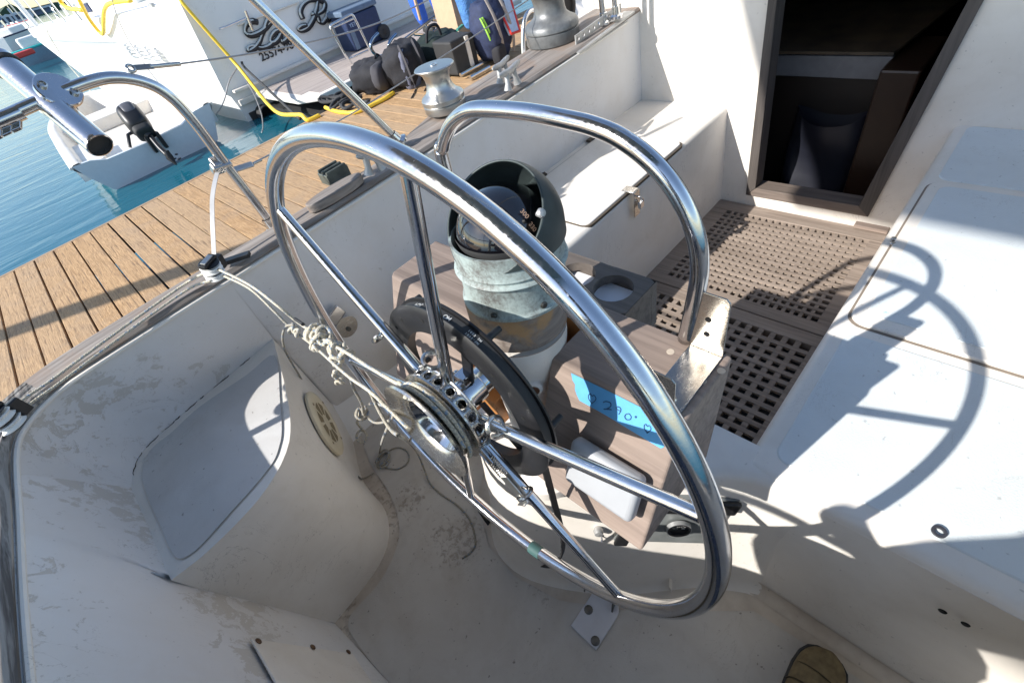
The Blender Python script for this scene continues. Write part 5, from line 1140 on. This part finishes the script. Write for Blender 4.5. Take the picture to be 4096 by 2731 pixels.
m = MB(); c_ = at(350, 32, X=2.9); m.obox(c_, V((.03, 0, 0)), V((0, .35, 0)), V((0, 0, .08))); m.build('side_window', NAVY, pbt, smooth=0)
m = MB(); rp0 = []
for p in ((119, 110), (140, 107), (175, 100), (215, 94), (265, 88), (330, 83)):
    b0 = at(*p, X=2.02); t1 = b0 + V((-.05, -.05, .85)); rp0.append(t1); m.tube([b0, t1], .016, 8)
m.tube(cr(rp0, 4), .018, 8); m.build('bow_rail', CHRM3, pbt)
m = MB(); m.tube([at(148, 105, X=1.98), at(148, 105, X=1.98) + V((-.1, .1, 1.6))], .06, 10); m.build('pulpit_post', BOATW, pbt)
m = MB(); m.obox(at(610, 28, X=2.33) + V((0, 0, .02)), V((.02, .16, 0)), V((.02, 0, 0)), V((0, 0, .02))); m.build('mooring_cleat', ALU, pbt)
for r in range(4):
    for c in range(4):
        u = 812 + c * 68 + r * 14; v = 300 + r * 24 + c * 10; a_, b2_ = at(*c0(u, v), X=2.17), at(*c0(u + 52, v + 7), X=2.17); MB().obox((a_ + b2_) / 2, V((.02, 0, 0)), (b2_ - a_) / 2, V((0, 0, .008))).build('vent_slot', simple('vent shadow', (.60, .62, .65), .6), pbt, smooth=0)
m = MB(); a_ = at(244, 190, X=2.1); m.obox(a_, V((.03, 0, 0)), V((0, .3, -.05)), V((0, 0, .045))); m.build('hull_scupper', BLACK, pbt, smooth=0)
TY = 8.19
m = MB(); m.box((2.9, TY - .03, .78), (3.9, TY + .01, .80)); m.box((2.37, TY - .05, -.08), (6.6, TY + .0, .0)); m.box((2.37, TY - .10, .10), (6.6, TY + .0, .14)); m.build('transom_rails', WHITE, pbt, smooth=0, bevel=.01)
m = MB(); m.prism([V((2.62, 8.15, .02)), V((2.62, 6.75, .02)), V((2.80, 6.42, .02)), V((6.7, 6.40, .02)), V((6.7, 8.15, .02))], (0, 0, -.07)); plf = m.build('swim_platform', WHITE, pbt, smooth=0, bevel=.012)
m = MB()
for i in range(26):
    y = 6.52 + i * .060
    m.box((2.74 if y > 6.8 else 2.86, y, .0205), (6.6, y + .050, .024))
m.build('teak_slats', teak('platform teak', 0, (.46, .40, .36), (.30, .25, .22)), plf, smooth=0)
m = MB(); m.box((2.70, 6.5, -.30), (6.6, 8.18, -.20)); m.box((2.42, 8.16, -.62), (6.6, 8.30, -.20)); m.build('black_underbody', BLACKM, pbt, smooth=0)
MB().lathe([(.10, 0), (.12, 0), (.12, .2), (.10, .2)], V((2.62, 8.0, -.28)), (0, 1, 0), 24).build('exhaust', BLACKM, pbt)
m = MB(); m.tube([at(*c0(1510, 200), Y=8.12), at(*c0(1560, 185), Y=8.10), at(*c0(1690, 128), Y=8.12)], .012, 8); m.tube([at(*c0(1690, 75), Y=8.1), at(*c0(1742, 212), Y=8.12)], .022, 10); m.build('grab_rail', CHRM3, pbt)
def logo(strs, r, mat, yy, dx=0, name='script_letter', flat=(1, .4)):
    for st in strs:
        pts = cr([at(*c0(u + dx, v + dx), Y=yy) for u, v in st], 5); MB().tube(pts, [r * (.55 + .55 * abs(sin(k * .16 + 1)) + .25) for k in range(len(pts))], 8).build(name, mat, pbt, smooth=180)
Ls = [(1772, 150), (1735, 145), (1697, 172), (1690, 222), (1728, 243), (1795, 218), (1855, 165), (1887, 122), (1872, 104), (1842, 140), (1812, 220), (1790, 280), (1758, 325), (1718, 350), (1710, 330), (1742, 316), (1800, 332), (1850, 318), (1880, 290)]
As = [(1938, 222), (1905, 212), (1872, 245), (1864, 285), (1890, 292), (1920, 262), (1942, 215), (1935, 262), (1948, 288), (1980, 262), (2010, 225)]
Rs = [(2110, 175), (2080, 180), (2055, 200), (2075, 212), (2120, 190), (2158, 130), (2180, 60), (2190, 5)]
R2 = [(2085, 130), (2068, 80), (2090, 30), (2140, 0), (2200, 0), (2235, 25), (2225, 70), (2180, 98), (2150, 95), (2185, 115), (2200, 150), (2225, 155), (2250, 120)]
Is = [(2262, 80), (2250, 125), (2262, 140), (2285, 110)]
logo([Ls, As, Rs, R2, Is], .030, simple('sign black', (.015, .015, .018), .4), TY - .012, 4, 'script_shadow'); logo([Ls, As, Rs, R2, Is], .015, simple('sign silver', (.55, .58, .56), .3, .3), TY - .028, -2)
text_mesh('registration_number', '25574-98-', simple('sign black', (.015, .015, .018), .4), pbt, V((3.28, TY - .004, .355)), (1, 0, 0), (0, 0, 1), .145, .002)
def hose(pts, r, mat, label, name='hose', cat='hose', group=None): return tag(MB().tube(cr(pts, 6), r, 10).build(name, mat, None, smooth=180), label, cat, group)
hose([at(*c0(1200, -60), Y=8.3), at(*c0(1240, 0), Y=8.12), at(*c0(1360, 140), Y=8.1), at(*c0(1500, 300), Y=8.08), at(*c0(1640, 460), Y=8.0), at(*c0(1750, 600), Y=7.6), at(*c0(1850, 722), Y=6.9), at(*c0(1930, 785), Y=6.2), at(*c0(2030, 792), Y=5.7), at(*c0(2080, 795), Y=5.4), at(*c2(400, 828), Z=DZ + .02), at(*c2(480, 795), Z=DZ + .015)], .022, HOSE, 'yellow hose running down the powerboat transom corner to the dock')
hose([at(*c2(520, 742), Z=DZ + .03), at(*c2(600, 770), Z=DZ + .02), at(*c2(700, 778), Z=DZ + .02), at(*c2(780, 755), Z=DZ + .02), at(*c2(860, 715), Z=DZ + .02), at(*c2(930, 680), Z=DZ + .02), at(*c2(990, 640), Z=DZ + .02)], .020, HOSE, 'yellow hose lying on the dock in front of the black rope')
hose([at(*c0(390, -40), X=2.0), at(*c0(430, 30), X=2.0), at(*c0(480, 60), X=2.0), at(*c0(570, 72), X=2.05)], .035, HOSE, 'short yellow hose sagging across the portholes')
hose([at(*c0(530, -30), X=2.0), at(*c0(570, 50), X=2.0), at(*c0(620, 140), X=2.05), at(*c0(690, 228), X=2.08), at(*c0(712, 225), X=2.08), at(*c0(714, 140), X=2.08), at(*c0(720, 70), X=2.1), at(*c0(760, 25), X=2.1), at(*c0(900, 5), X=2.2)], .030, HOSE, 'yellow hose looped down over the powerboat side')
hose([at(*c0(1665, 425), Y=8.1), at(*c0(1690, 470), Y=8.0), at(*c0(1850, 620), Y=7.0), at(*c0(2000, 760), Y=6.0), at(*c2(345, 820), Y=5.45)], .016, ROPEBLK, 'dark grey mooring line from the transom corner to the dock', 'mooring_line', 'rope')
hose([at(*c0(1640, 460), Y=8.1), at(*c0(1580, 560), Y=8.1), at(*c0(1545, 690), Y=8.1), at(*c0(1500, 775), Y=8.1), at(*c0(1425, 835), Y=8.1)], .009, WIRE, 'thin pale line drooping from the powerboat corner to the dinghy', 'mooring_line', 'rope')
hose([at(*c0(1700, 560), Y=8.1), at(*c0(1750, 650), Y=7.8), at(*c0(1800, 780), Y=7.4), at(*c0(1812, 870), Y=7.0), at(*c0(1805, 915), Y=6.8)], .008, WIRE, 'thin pale line hanging to the water by the exhaust', 'mooring_line', 'rope')
hose([at(*c0(315, 180), X=2.0), at(*c0(340, 250), X=1.9), at(*c0(450, 420), X=1.8), at(*c0(560, 550), X=1.7), at(*c0(640, 650), Z=.2)], .012, ROPE, 'cream bow line slanting from the powerboat bow to the dinghy', 'mooring_line', 'rope')
hose([at(*c0(770, -10), X=2.1), at(*c0(810, 120), X=2.08), at(*c0(880, 270), X=2.05), at(*c0(1000, 450), X=2.0), at(*c0(1130, 620), Z=.25)], .008, WIRE, 'thin pale line slanting across the powerboat side', 'mooring_line', 'rope')
# things on the platform and dock
co_ = thing('wheeled_cooler', at(1400, 130, Z=.03), 'navy blue wheeled cooler box standing on the swim platform', 'cooler')
cb_ = at(1392, 142, Y=7.75); 
MB().box((cb_.x, 7.70, .03), (cb_.x + .62, 8.10, .48)).build('body', simple('navy plastic', (.02, .035, .09), .5), co_, smooth=0, bevel=.03, seg=3); MB().box((cb_.x - .02, 7.68, .485), (cb_.x + .64, 8.12, .56)).build('lid', simple('grey blue lid', (.12, .17, .24), .5), co_, smooth=0, bevel=.02, seg=3)
wc = V((cb_.x + .58, 7.66, .13)); wl = MB().lathe([(.0001, -.03), (.09, -.03), (.10, -.02), (.10, .02), (.09, .03), (.0001, .03)], wc, (0, 1, 0), 28).build('wheel', BLACKM, co_); MB().lathe([(.0001, .036), (.04, .034), (.045, .02)], wc, (0, -1, 0), 20).build('hub', BLACK, wl)
text_mesh('lettering', 'YETI', simple('pale lettering', (.3, .4, .55), .5), co_, V((cb_.x + .12, 7.697, .36)), (1, 0, 0), (0, 0, 1), .07, .001)
MB().box((cb_.x + .03, 7.695, .05), (cb_.x + .10, 7.70, .30)).build('corner_strip', simple('grey blue lid', (.12, .17, .24), .5), co_, smooth=0)
YG = 6.9
m = MB(); m.tube(fillet([at(*c2(700, 440), Z=.05), at(*c2(655, 380), Y=YG), at(*c2(545, 180), Y=YG), at(*c2(705, 95), Y=YG), at(*c2(820, 330), Y=YG), at(*c2(860, 385), Z=.05)], .05), .016, 10); m.tube([at(*c2(575, 190), Y=YG), at(*c2(712, 130), Y=YG)], .012, 8); m.tube([at(*c2(680, 410), Z=.10), at(*c2(815, 350), Z=.10)], .016, 8)
tag(m.build('boarding_gate', CHRM3, None, smooth=50), 'folding chrome tube gate standing on the swim platform edge', 'gate')
ld = thing('boarding_ladder', at(*c2(930, 390), Y=5.9), 'chrome and blue boarding ladder with curved hooks lying over the bags', 'ladder')
def ly(u): return 5.75 + (u - 850) / 600 * .5
for off in ((0, 0), (125, 5)):
    pts = [at(*c2(u + off[0], v + off[1]), Y=ly(u)) for u, v in ((882, 232), (848, 268), (832, 310), (845, 355), (880, 385), (920, 382), (1000, 322), (1090, 255), (1180, 190), (1270, 118))]
    if off[0]: pts += [at(*c2(1440, 78), Y=6.2)]
    MB().tube(cr(pts, 5), .019, 10).build('side_rail', chrome('blue steel', (.30, .36, .45), .15, .1), ld)
for u, v in ((915, 398), (1045, 305), (1130, 240), (1215, 180), (1255, 140)):
    MB().tube([at(*c2(u, v), Y=ly(u) - .02), at(*c2(u + 120, v + 5), Y=ly(u) - .02)], .017, 8).build('rung', CHRM3, ld)
def bag(name, label, u, v, Y, w, d, h, rot, mat, seed, cat='backpack', pw=.72):
    c = at(*c2(u, v), Y=Y); t = thing(name, (c.x, c.y, DZ), label, cat); c.z = DZ + h / 2
    MB().blob(c, (w, d, h), rot, pw=pw, nz=.045, seed=seed, n=36, m=24).build('body', mat, t, smooth=180); return t, c
t, c = bag('backpack', 'black backpack slumped on the dock, its dull side toward the water', 880, 575, 5.15, .42, .50, .31, .5, BLKC, 1)
MB().blob(c + V((-.05, -.20, .02)), (.28, .14, .24), .5, pw=.7, nz=.02, seed=5).build('front_pocket', simple('charcoal cloth', (.05, .048, .055), .85), t, smooth=180)
MB().tube(cr([c + V((.0, -.1, .15)), c + V((.05, -.1, .19)), c + V((.1, -.08, .15))], 4), .012, 6).build('handle', BLKC, t)
t, c = bag('backpack', 'grey panelled backpack with shoulder straps trailing on the dock', 1115, 575, 4.85, .54, .36, .40, .55, BLKC, 2)
MB().blob(c + V((-.06, -.13, -.02)), (.26, .12, .40), .35, pw=.6, seed=3).build('back_panel', GREYC, t, smooth=180)
for s in (-.12, .06): 
    ps = cr([c + V((s, -.16, .20)), c + V((s - .03, -.24, .09)), c + V((s - .02, -.24, -.08)), c + V((s - .0, -.22, -.18)), V((c.x + s - .1, c.y - .32, DZ + .01)), V((c.x + s - .22, c.y - .42, DZ + .01))], 5); MB().tube(ps, [.030 if i < 12 else .009 for i in range(len(ps))], 8, flat=(1, .4)).build('strap', simple('charcoal cloth', (.05, .048, .055), .85), t)
t, c = bag('duffel_bag', 'dark green and black duffel bag behind the grey backpack', 1330, 460, 5.0, .62, .42, .30, .3, simple('near black green cloth', (.008, .018, .015), .8), 4, 'duffel bag')
MB().tube(cr([c + V((-.2, -.1, .12)), c + V((-.15, -.12, .24)), c + V((-.02, -.12, .24)), c + V((.02, -.1, .12))], 5), .016, 8).build('handle', BLKC, t)
random.seed(2)
for k in range(5): p = c + V((random.uniform(-.25, .25), -.20, random.uniform(-.1, .15))); MB().obox(p, V((.05, 0, .01)), V((0, .02, 0)), V((0, 0, .012))).build('stripe', simple('green sheen', (.05, .22, .17), .4), t, smooth=0, bevel=.004)
c = at(*c2(1475, 505), Z=DZ); t = thing('black_case', (c.x, c.y, DZ), 'black case with a white edge and steel feet beside the duffel bag', 'case')
MB().box((c.x - .16, c.y - .1, DZ + .03), (c.x + .16, c.y + .2, DZ + .34)).build('shell', BLACKM, t, smooth=0, bevel=.02); MB().box((c.x + .03, c.y - .115, DZ + .06), (c.x + .075, c.y - .1, DZ + .33)).build('white_edge', WHITE, t, smooth=0)
MB().tube([V((c.x - .18, c.y - .16, DZ + .05)), V((c.x + .14, c.y - .16, DZ + .05))], .02, 10).build('steel_foot', CHRM3, t); MB().tube([V((c.x - .18, c.y - .3, DZ + .03)), V((c.x + .10, c.y - .3, DZ + .03))], .022, 10).build('steel_foot', CHRM3, t)
t, c = bag('backpack', 'navy blue backpack with grey stripes standing behind the horn cleats', 1700, 400, 4.25, .46, .36, .56, .2, NAVY, 7)
for s in (-.08, .09): MB().tube(cr([c + V((s - .03, -.13, .29)), c + V((s - .01, -.19, .12)), c + V((s + .03, -.19, -.08)), c + V((s + .05, -.14, -.24))], 5), .020, 8, flat=(1, .5)).build('grey_strap', simple('grey strap', (.30, .27, .25), .7), t)
for k in range(2): MB().tube(cr([c + V((-.22 + .03 * k, -.12, .16)), c + V((-.20 + .03 * k, -.16, .02)), c + V((-.15 + .03 * k, -.14, -.12))], 4), .010, 6).build('lime_strap', NEON, t)
MB().blob(c + V((-.10, -.16, -.20)), (.16, .12, .20), .2).build('side_pocket', BLKC, t, smooth=180)
c = at(*c2(1370, 330), Y=6.0); t = thing('cardboard_box', (c.x, c.y, DZ), 'open brown cardboard box behind the boarding ladder', 'box')
m = MB(); m.box((c.x - .12, 5.55, DZ), (c.x + .48, 5.95, DZ + .55)); m.build('carton', CARD, t, smooth=0, bevel=.004)
MB().add([V((c.x - .12, 5.55, DZ + .55)), V((c.x + .48, 5.55, DZ + .55)), V((c.x + .50, 5.40, DZ + .48)), V((c.x - .14, 5.40, DZ + .50))], [(0, 1, 2, 3)]).prism([V((c.x - .12, 5.96, DZ + .55)), V((c.x + .48, 5.96, DZ + .55)), V((c.x + .5, 6.10, DZ + .60)), V((c.x - .14, 6.1, DZ + .62))], (0, 0, .004)).build('flap', CARD, t, smooth=0)
def clothb(name, label, pix, Y, depth, mat, cat):
    L_, R_2 = [at(*c2(*p), Y=Y) for p in pix[0]], [at(*c2(*p), Y=Y) for p in pix[1]]; L_, R_2 = resample(cr(L_, 4), 16), resample(cr(R_2, 4), 16); rows = []
    for i, (a, b) in enumerate(zip(L_, R_2)):
        c = (a + b) / 2; h = (b - a) / 2; rows.append([c + h * cos(q) + V((0, depth * sin(q) * (1 + .25 * sin(3 * q + i * .3)) * min(1, h.length / .15), .0)) for q in [2 * pi * k / 28 for k in range(28)]])
    m = MB(); m.loft(rows, closed=True); m.add(rows[-1], [tuple(range(28))]); m.add(rows[0], [tuple(range(28))]); return tag(m.build(name, mat, None, smooth=180), label, cat)
def dock_person(label, base, feet, hips, tmat, smat, sk_h=1.0):
    t = thing('person', base, label, 'person', None); B = V(base)
    f1, k1, f2, k2 = feet; pts = [B + V(hips)] + [B + V(x) for x in (k1, f1, k2, f2)]
    P = [(*pts[0], .17, .12), (pts[0].x - .10, pts[0].y, pts[0].z - .12, .12, .11), (*pts[1], .115), (*pts[2], .085), (pts[0].x + .10, pts[0].y, pts[0].z - .12, .12, .11), (*pts[3], .115), (*pts[4], .085)]
    skin('trousers', P, [(0, 1), (1, 2), (2, 3), (0, 4), (4, 5), (5, 6)], tmat, t)
    h = pts[0]; Q = [(h.x, h.y, h.z + .02, .165, .115), (h.x, h.y, h.z + .25, .15, .11), (h.x, h.y, h.z + .45, .19, .11), (h.x, h.y, h.z + .56, .06), (h.x, h.y - .02, h.z + .64, .075, .09), (h.x, h.y - .02, h.z + .75, .08, .10), (h.x - .24, h.y, h.z + .47, .055), (h.x - .28, h.y - .05, h.z + .20, .045), (h.x - .2, h.y - .2, h.z + .0, .035), (h.x + .24, h.y, h.z + .47, .055), (h.x + .28, h.y - .05, h.z + .20, .045), (h.x + .2, h.y - .2, h.z + .0, .035)]
    skin('body', Q, [(0, 1), (1, 2), (2, 3), (3, 4), (4, 5), (2, 6), (6, 7), (7, 8), (2, 9), (9, 10), (10, 11)], smat, t)
    for x in (pts[2], pts[4]): MB().blob(V((x.x, x.y - .06, B.z + .05)), (.10, .27, .10), pw=.8).build('shoe', BLACKM, t, smooth=180)
    return t
fa = at(1628, 136, Z=.03)
dock_person('person in bright blue trousers standing on the swim platform, legs only in view', (fa.x + .10, 6.85, .03), ((-.10, .0, .10), (-.18, -.03, .48), (.34, .10, .10), (.20, .02, .48)), (.06, .05, .92), BLUEC, SHIRT)
fb = at(1893, 162, Z=DZ)
dock_person('person in faded blue trousers standing on the dock behind the navy backpack', (fb.x, fb.y, DZ), ((.02, .0, .10), (-.02, -.03, .48), (.34, .25, .10), (.30, .2, .48)), (.12, .10, .92), BLUEC2, NAVY)
MB().lathe([(.0001, .0), (.055, .0), (.06, -.02)], at(*c2(1152, 70), Y=6.7), (0, -1, .1), 24)
tag(MB().tube([at(*c2(1120, -60), Y=6.5), at(*c2(1175, 140), Y=6.5)], .022, 8).build('wooden_pole', CARD, None), 'pale wooden pole leaning in front of the bright blue trousers', 'pole')
def panel(name, label, pix, Y, mat, edge, cat, th=.04):
    q = [at(*c2(*p), Y=y_) for p, y_ in zip(pix, Y)]; n = (q[1] - q[0]).cross(q[2] - q[0]).normalized(); t = thing(name, q[2], label, cat)
    MB().prism(q, n * th).build('board', mat, t, smooth=0, bevel=.004); c = sum(q, V()) / 4
    for i in range(4): a, b = q[i], q[(i + 1) % 4]; MB().tube([a, b], .012, 6).build('edge', edge, t)
    return t
panel('leaning_board', 'pale blue and white board with red edges leaning beside the dark winch', [(1660, -60), (1780, -60), (1860, 215), (1800, 235)], (4.2, 4.2, 4.0, 4.0), simple('pale board', (.45, .55, .68), .5), REDP, 'board')
panel('leaning_board', 'white framed board leaning outside the pierced rail', [(2150, -60), (2310, -60), (2375, 60), (2240, 170)], (4.0, 4.0, 3.7, 3.7), WHITE, CARD, 'board')
hp = [at(*c2(1888, 420), Y=1.86), at(*c2(1882, 300), Y=1.86), at(*c2(1885, 200), Y=1.86), at(*c2(1900, 120), Y=1.86), at(*c2(1935, 75), Y=1.86), at(*c2(1980, 80), Y=1.86), at(*c2(2010, 140), Y=1.86), at(*c2(2015, 240), Y=1.86)]
tag(MB().tube(cr(hp, 6), .011, 12).build('steel_hoop', CHRM3, None, smooth=180), 'bent steel hoop standing just outboard of the dark winch', 'hoop')
wt = thing('trolley_wheel', at(*c2(2110, 90), Y=2.6), 'black trolley wheel seen past the dark winch', 'wheel'); c_ = at(*c2(2112, 80), Y=2.6)
MB().lathe([(.13, -.03), (.155, -.02), (.155, .02), (.13, .03), (.12, 0), (.13, -.03)], c_, (.3, 1, .2), 36).build('tyre', BLACKM, wt); MB().lathe([(.0001, .01), (.125, .01), (.125, -.01), (.0001, -.01)], c_, (.3, 1, .2), 30).build('rim', BLACK, wt)
random.seed(9); m = MB()
for k in range(9):
    o = at(*c2(random.uniform(560, 800), random.uniform(650, 720)), Z=DZ + .03 + .01 * (k % 3)); a, b = random.uniform(.10, .2), random.uniform(.05, .09); th = random.uniform(0, 3)
    m.tube([o + V((cos(th) * a * cos(q) - sin(th) * b * sin(q), sin(th) * a * cos(q) + cos(th) * b * sin(q), .015 * sin(2 * q + k))) for q in [2 * pi * i / 20 for i in range(20)]], .016, 8, closed=True)
tag(m.build('rope_pile', ROPEBLK, None, smooth=180), 'heap of thick black rope at the dock edge by the swim platform', 'rope')
# ---- far marina
tag(MB().prism([at(p, q, Y=420) for p, q in ((-900, 380), (-400, 200), (-60, 78), (0, 52), (22, 24), (40, 16), (70, 30), (120, 34), (220, 10), (420, 6), (700, -60), (1500, -260), (1500, 100), (700, 160), (-900, 500))], (0, 60, 0)).build('hills', GREEN, None, smooth=0), kind='structure')
bl = thing('waterfront_building', at(30, 80, Y=120), 'long pale waterfront building with lettering far beyond the marina', 'building')
q = [at(-60, 118, Y=120), at(205, 48, Y=120), at(202, 22, Y=120), at(-60, 88, Y=120)]; MB().prism(q, (0, 14, 0)).build('wall', simple('slate wall', (.12, .15, .22), .8), bl, smooth=0); 
q2 = [at(-60, 92, Y=119.5), at(205, 26, Y=119.5), at(203, 18, Y=119.5), at(-60, 82, Y=119.5)]; MB().prism(q2, (0, 15, 0)).build('roof', FADE, bl, smooth=0)
q = at(24, 74, Y=119.3); xd_ = (at(60, 66, Y=119.3) - at(0, 81, Y=119.3)); text_mesh('lettering', 'Lambo', FADE, bl, q, xd_, (0, 0, 1), 2.6, .02)
def farboat(name, label, p0, p1, h, mat, trim, beam=2.2, mast=8, cover=None, seed=0):
    a, b = at(*p0, Z=WZ), at(*p1, Z=WZ); d = b - a; L = d.length; d.normalize(); n = V((-d.y, d.x, 0)); t = thing(name, (a + b) / 2, label, 'boat', 'boats moored in the far marina')
    rows = []
    for k in range(9):
        u = k / 8; w_ = beam / 2 * (1 - abs(2 * u - .8) ** 2.4 * .55) if u < 1 else .05; c = a + d * (L * u); rows.append([c - n * w_ * .7 + V((0, 0, -.2)), c - n * w_ + V((0, 0, h)), c - n * w_ * .9 + V((0, 0, h + .03)), c + n * w_ * .9 + V((0, 0, h + .03)), c + n * w_ + V((0, 0, h)), c + n * w_ * .7 + V((0, 0, -.2))])
    m = MB(); m.loft(rows); m.add(rows[0], [tuple(range(6))]); m.add(rows[-1], [tuple(range(6))]); hull = m.build('hull', mat, t, smooth=30)
    m = MB(); m.tube([r[1] + V((0, 0, .03)) for r in rows], .05, 6); m.build('trim', trim, t)
    c = a + d * L * .5
    MB().obox(c + V((0, 0, h + .25)), d * L * .2, n * beam * .3, V((0, 0, .22))).build('cabin', BOATW, t, smooth=0, bevel=.08)
    if mast: MB().tube([c + V((0, 0, h)), c + V((0, 0, h + mast))], .07, 8).build('mast', CHRM3, t); MB().tube([c + V((0, 0, h + 1.2)), c - d * L * .38 + V((0, 0, h + 1.1))], .16 if cover else .05, 8).build('sail_cover' if cover else 'boom', cover or CHRM3, t)
    return t
farboat('moored_boat', 'grey blue hulled moored boat with a teal gunwale, nearest in the far marina', (85, 275), (262, 214), .62, simple('blue grey hull', (.20, .27, .34), .4), TEAL, 1.6, 0)
farboat('moored_boat', 'moored boat with a dark blue sail cover behind the teal edged boat', (20, 215), (150, 160), .9, BOATW, NAVY, 2.2, 7, BLUESAIL)
farboat('moored_boat', 'white moored sailing boat nearest the left picture edge', (-60, 235), (45, 190), 1.0, BOATW, WHITE, 2.0, 8)
farboat('moored_boat', 'small white moored boat under the pale building', (-20, 150), (60, 128), 1.1, BOATW, NAVY, 3.0, 9, NAVY)
farboat('moored_boat', 'white moored boat just left of the powerboat bow rail', (60, 128), (150, 104), 1.1, BOATW, REDP, 3.0, 9)
farboat('moored_boat', 'low grey moored boat farthest out below the lettering', (10, 118), (80, 100), 1.3, GREYW, NAVY, 4.0, 12, BLUESAIL)
rd = at(80, 222, Z=.35); tag(MB().obox(rd, V((.5, .3, 0)), V((-.1, .25, 0)), V((0, 0, .10))).build('red_float', REDP, None, smooth=0, bevel=.05), 'small red float on the deck edge of the teal edged boat', 'float')
# ---- outside the picture: unseen canvas and boat added to throw the broad shadows
aw = thing('shade_awning', (-.9, .3, 3.6), 'unseen grey canvas awning added over the sailboat to shade the cabin end', 'awning')  # added canvas, its edges placed by the shadow it has to cast
m = MB(); xs = [-2.48 + 3.1 * k / 14 for k in range(15)]; rows = [[V((x, y, 3.6 + .02 * sin(x * 5) + .03 * sin(y * 4))) for y in [-1.4 + 3.52 * j / 14 for j in range(15)]] for x in xs]; m.loft(rows); a = m.build('canvas', CANVAS, aw); a.modifiers.new('t', 'SOLIDIFY').thickness = .01
MB().tube([V((-3.2, .5, 3.66)), V((4.5, .5, 3.66))], .06, 12).build('boom', CHRM3, aw)
for x in (-3.0, 3.6): MB().tube([V((x, .5, 1.0 if x < 0 else 1.6)), V((x, .5, 3.62))], .04, 12).build('boom_crutch', CHRM3, aw)
ns = thing('added_sailboat', (-7.5, 7.6, WZ), 'unseen sailboat added astern beyond the dock so that its boom shades the planks', 'sailboat')  # added boat, there only for the shadow of its boom
rows = []
for k in range(9):
    u = k / 8; x = -12 + 8.5 * u; w_ = 1.2 * (1 - abs(2 * u - .8) ** 2.4 * .6) if u < 1 else .04; rows.append([V((x, 7.6 - w_ * .7, -.5)), V((x, 7.6 - w_, .65)), V((x, 7.6 + w_, .65)), V((x, 7.6 + w_ * .7, -.5))])
MB().loft(rows).build('hull', BOATW, ns); MB().tube([V((-8.0, 7.12, .6)), V((-8.0, 7.12, 3.42))], .07, 12).build('crutch', CHRM3, ns)
MB().tube([V((-8.0, 7.12, 3.3)), V((-2.4, 4.08, 3.1))], [.10, .085], 12).build('boom', CHRM3, ns)
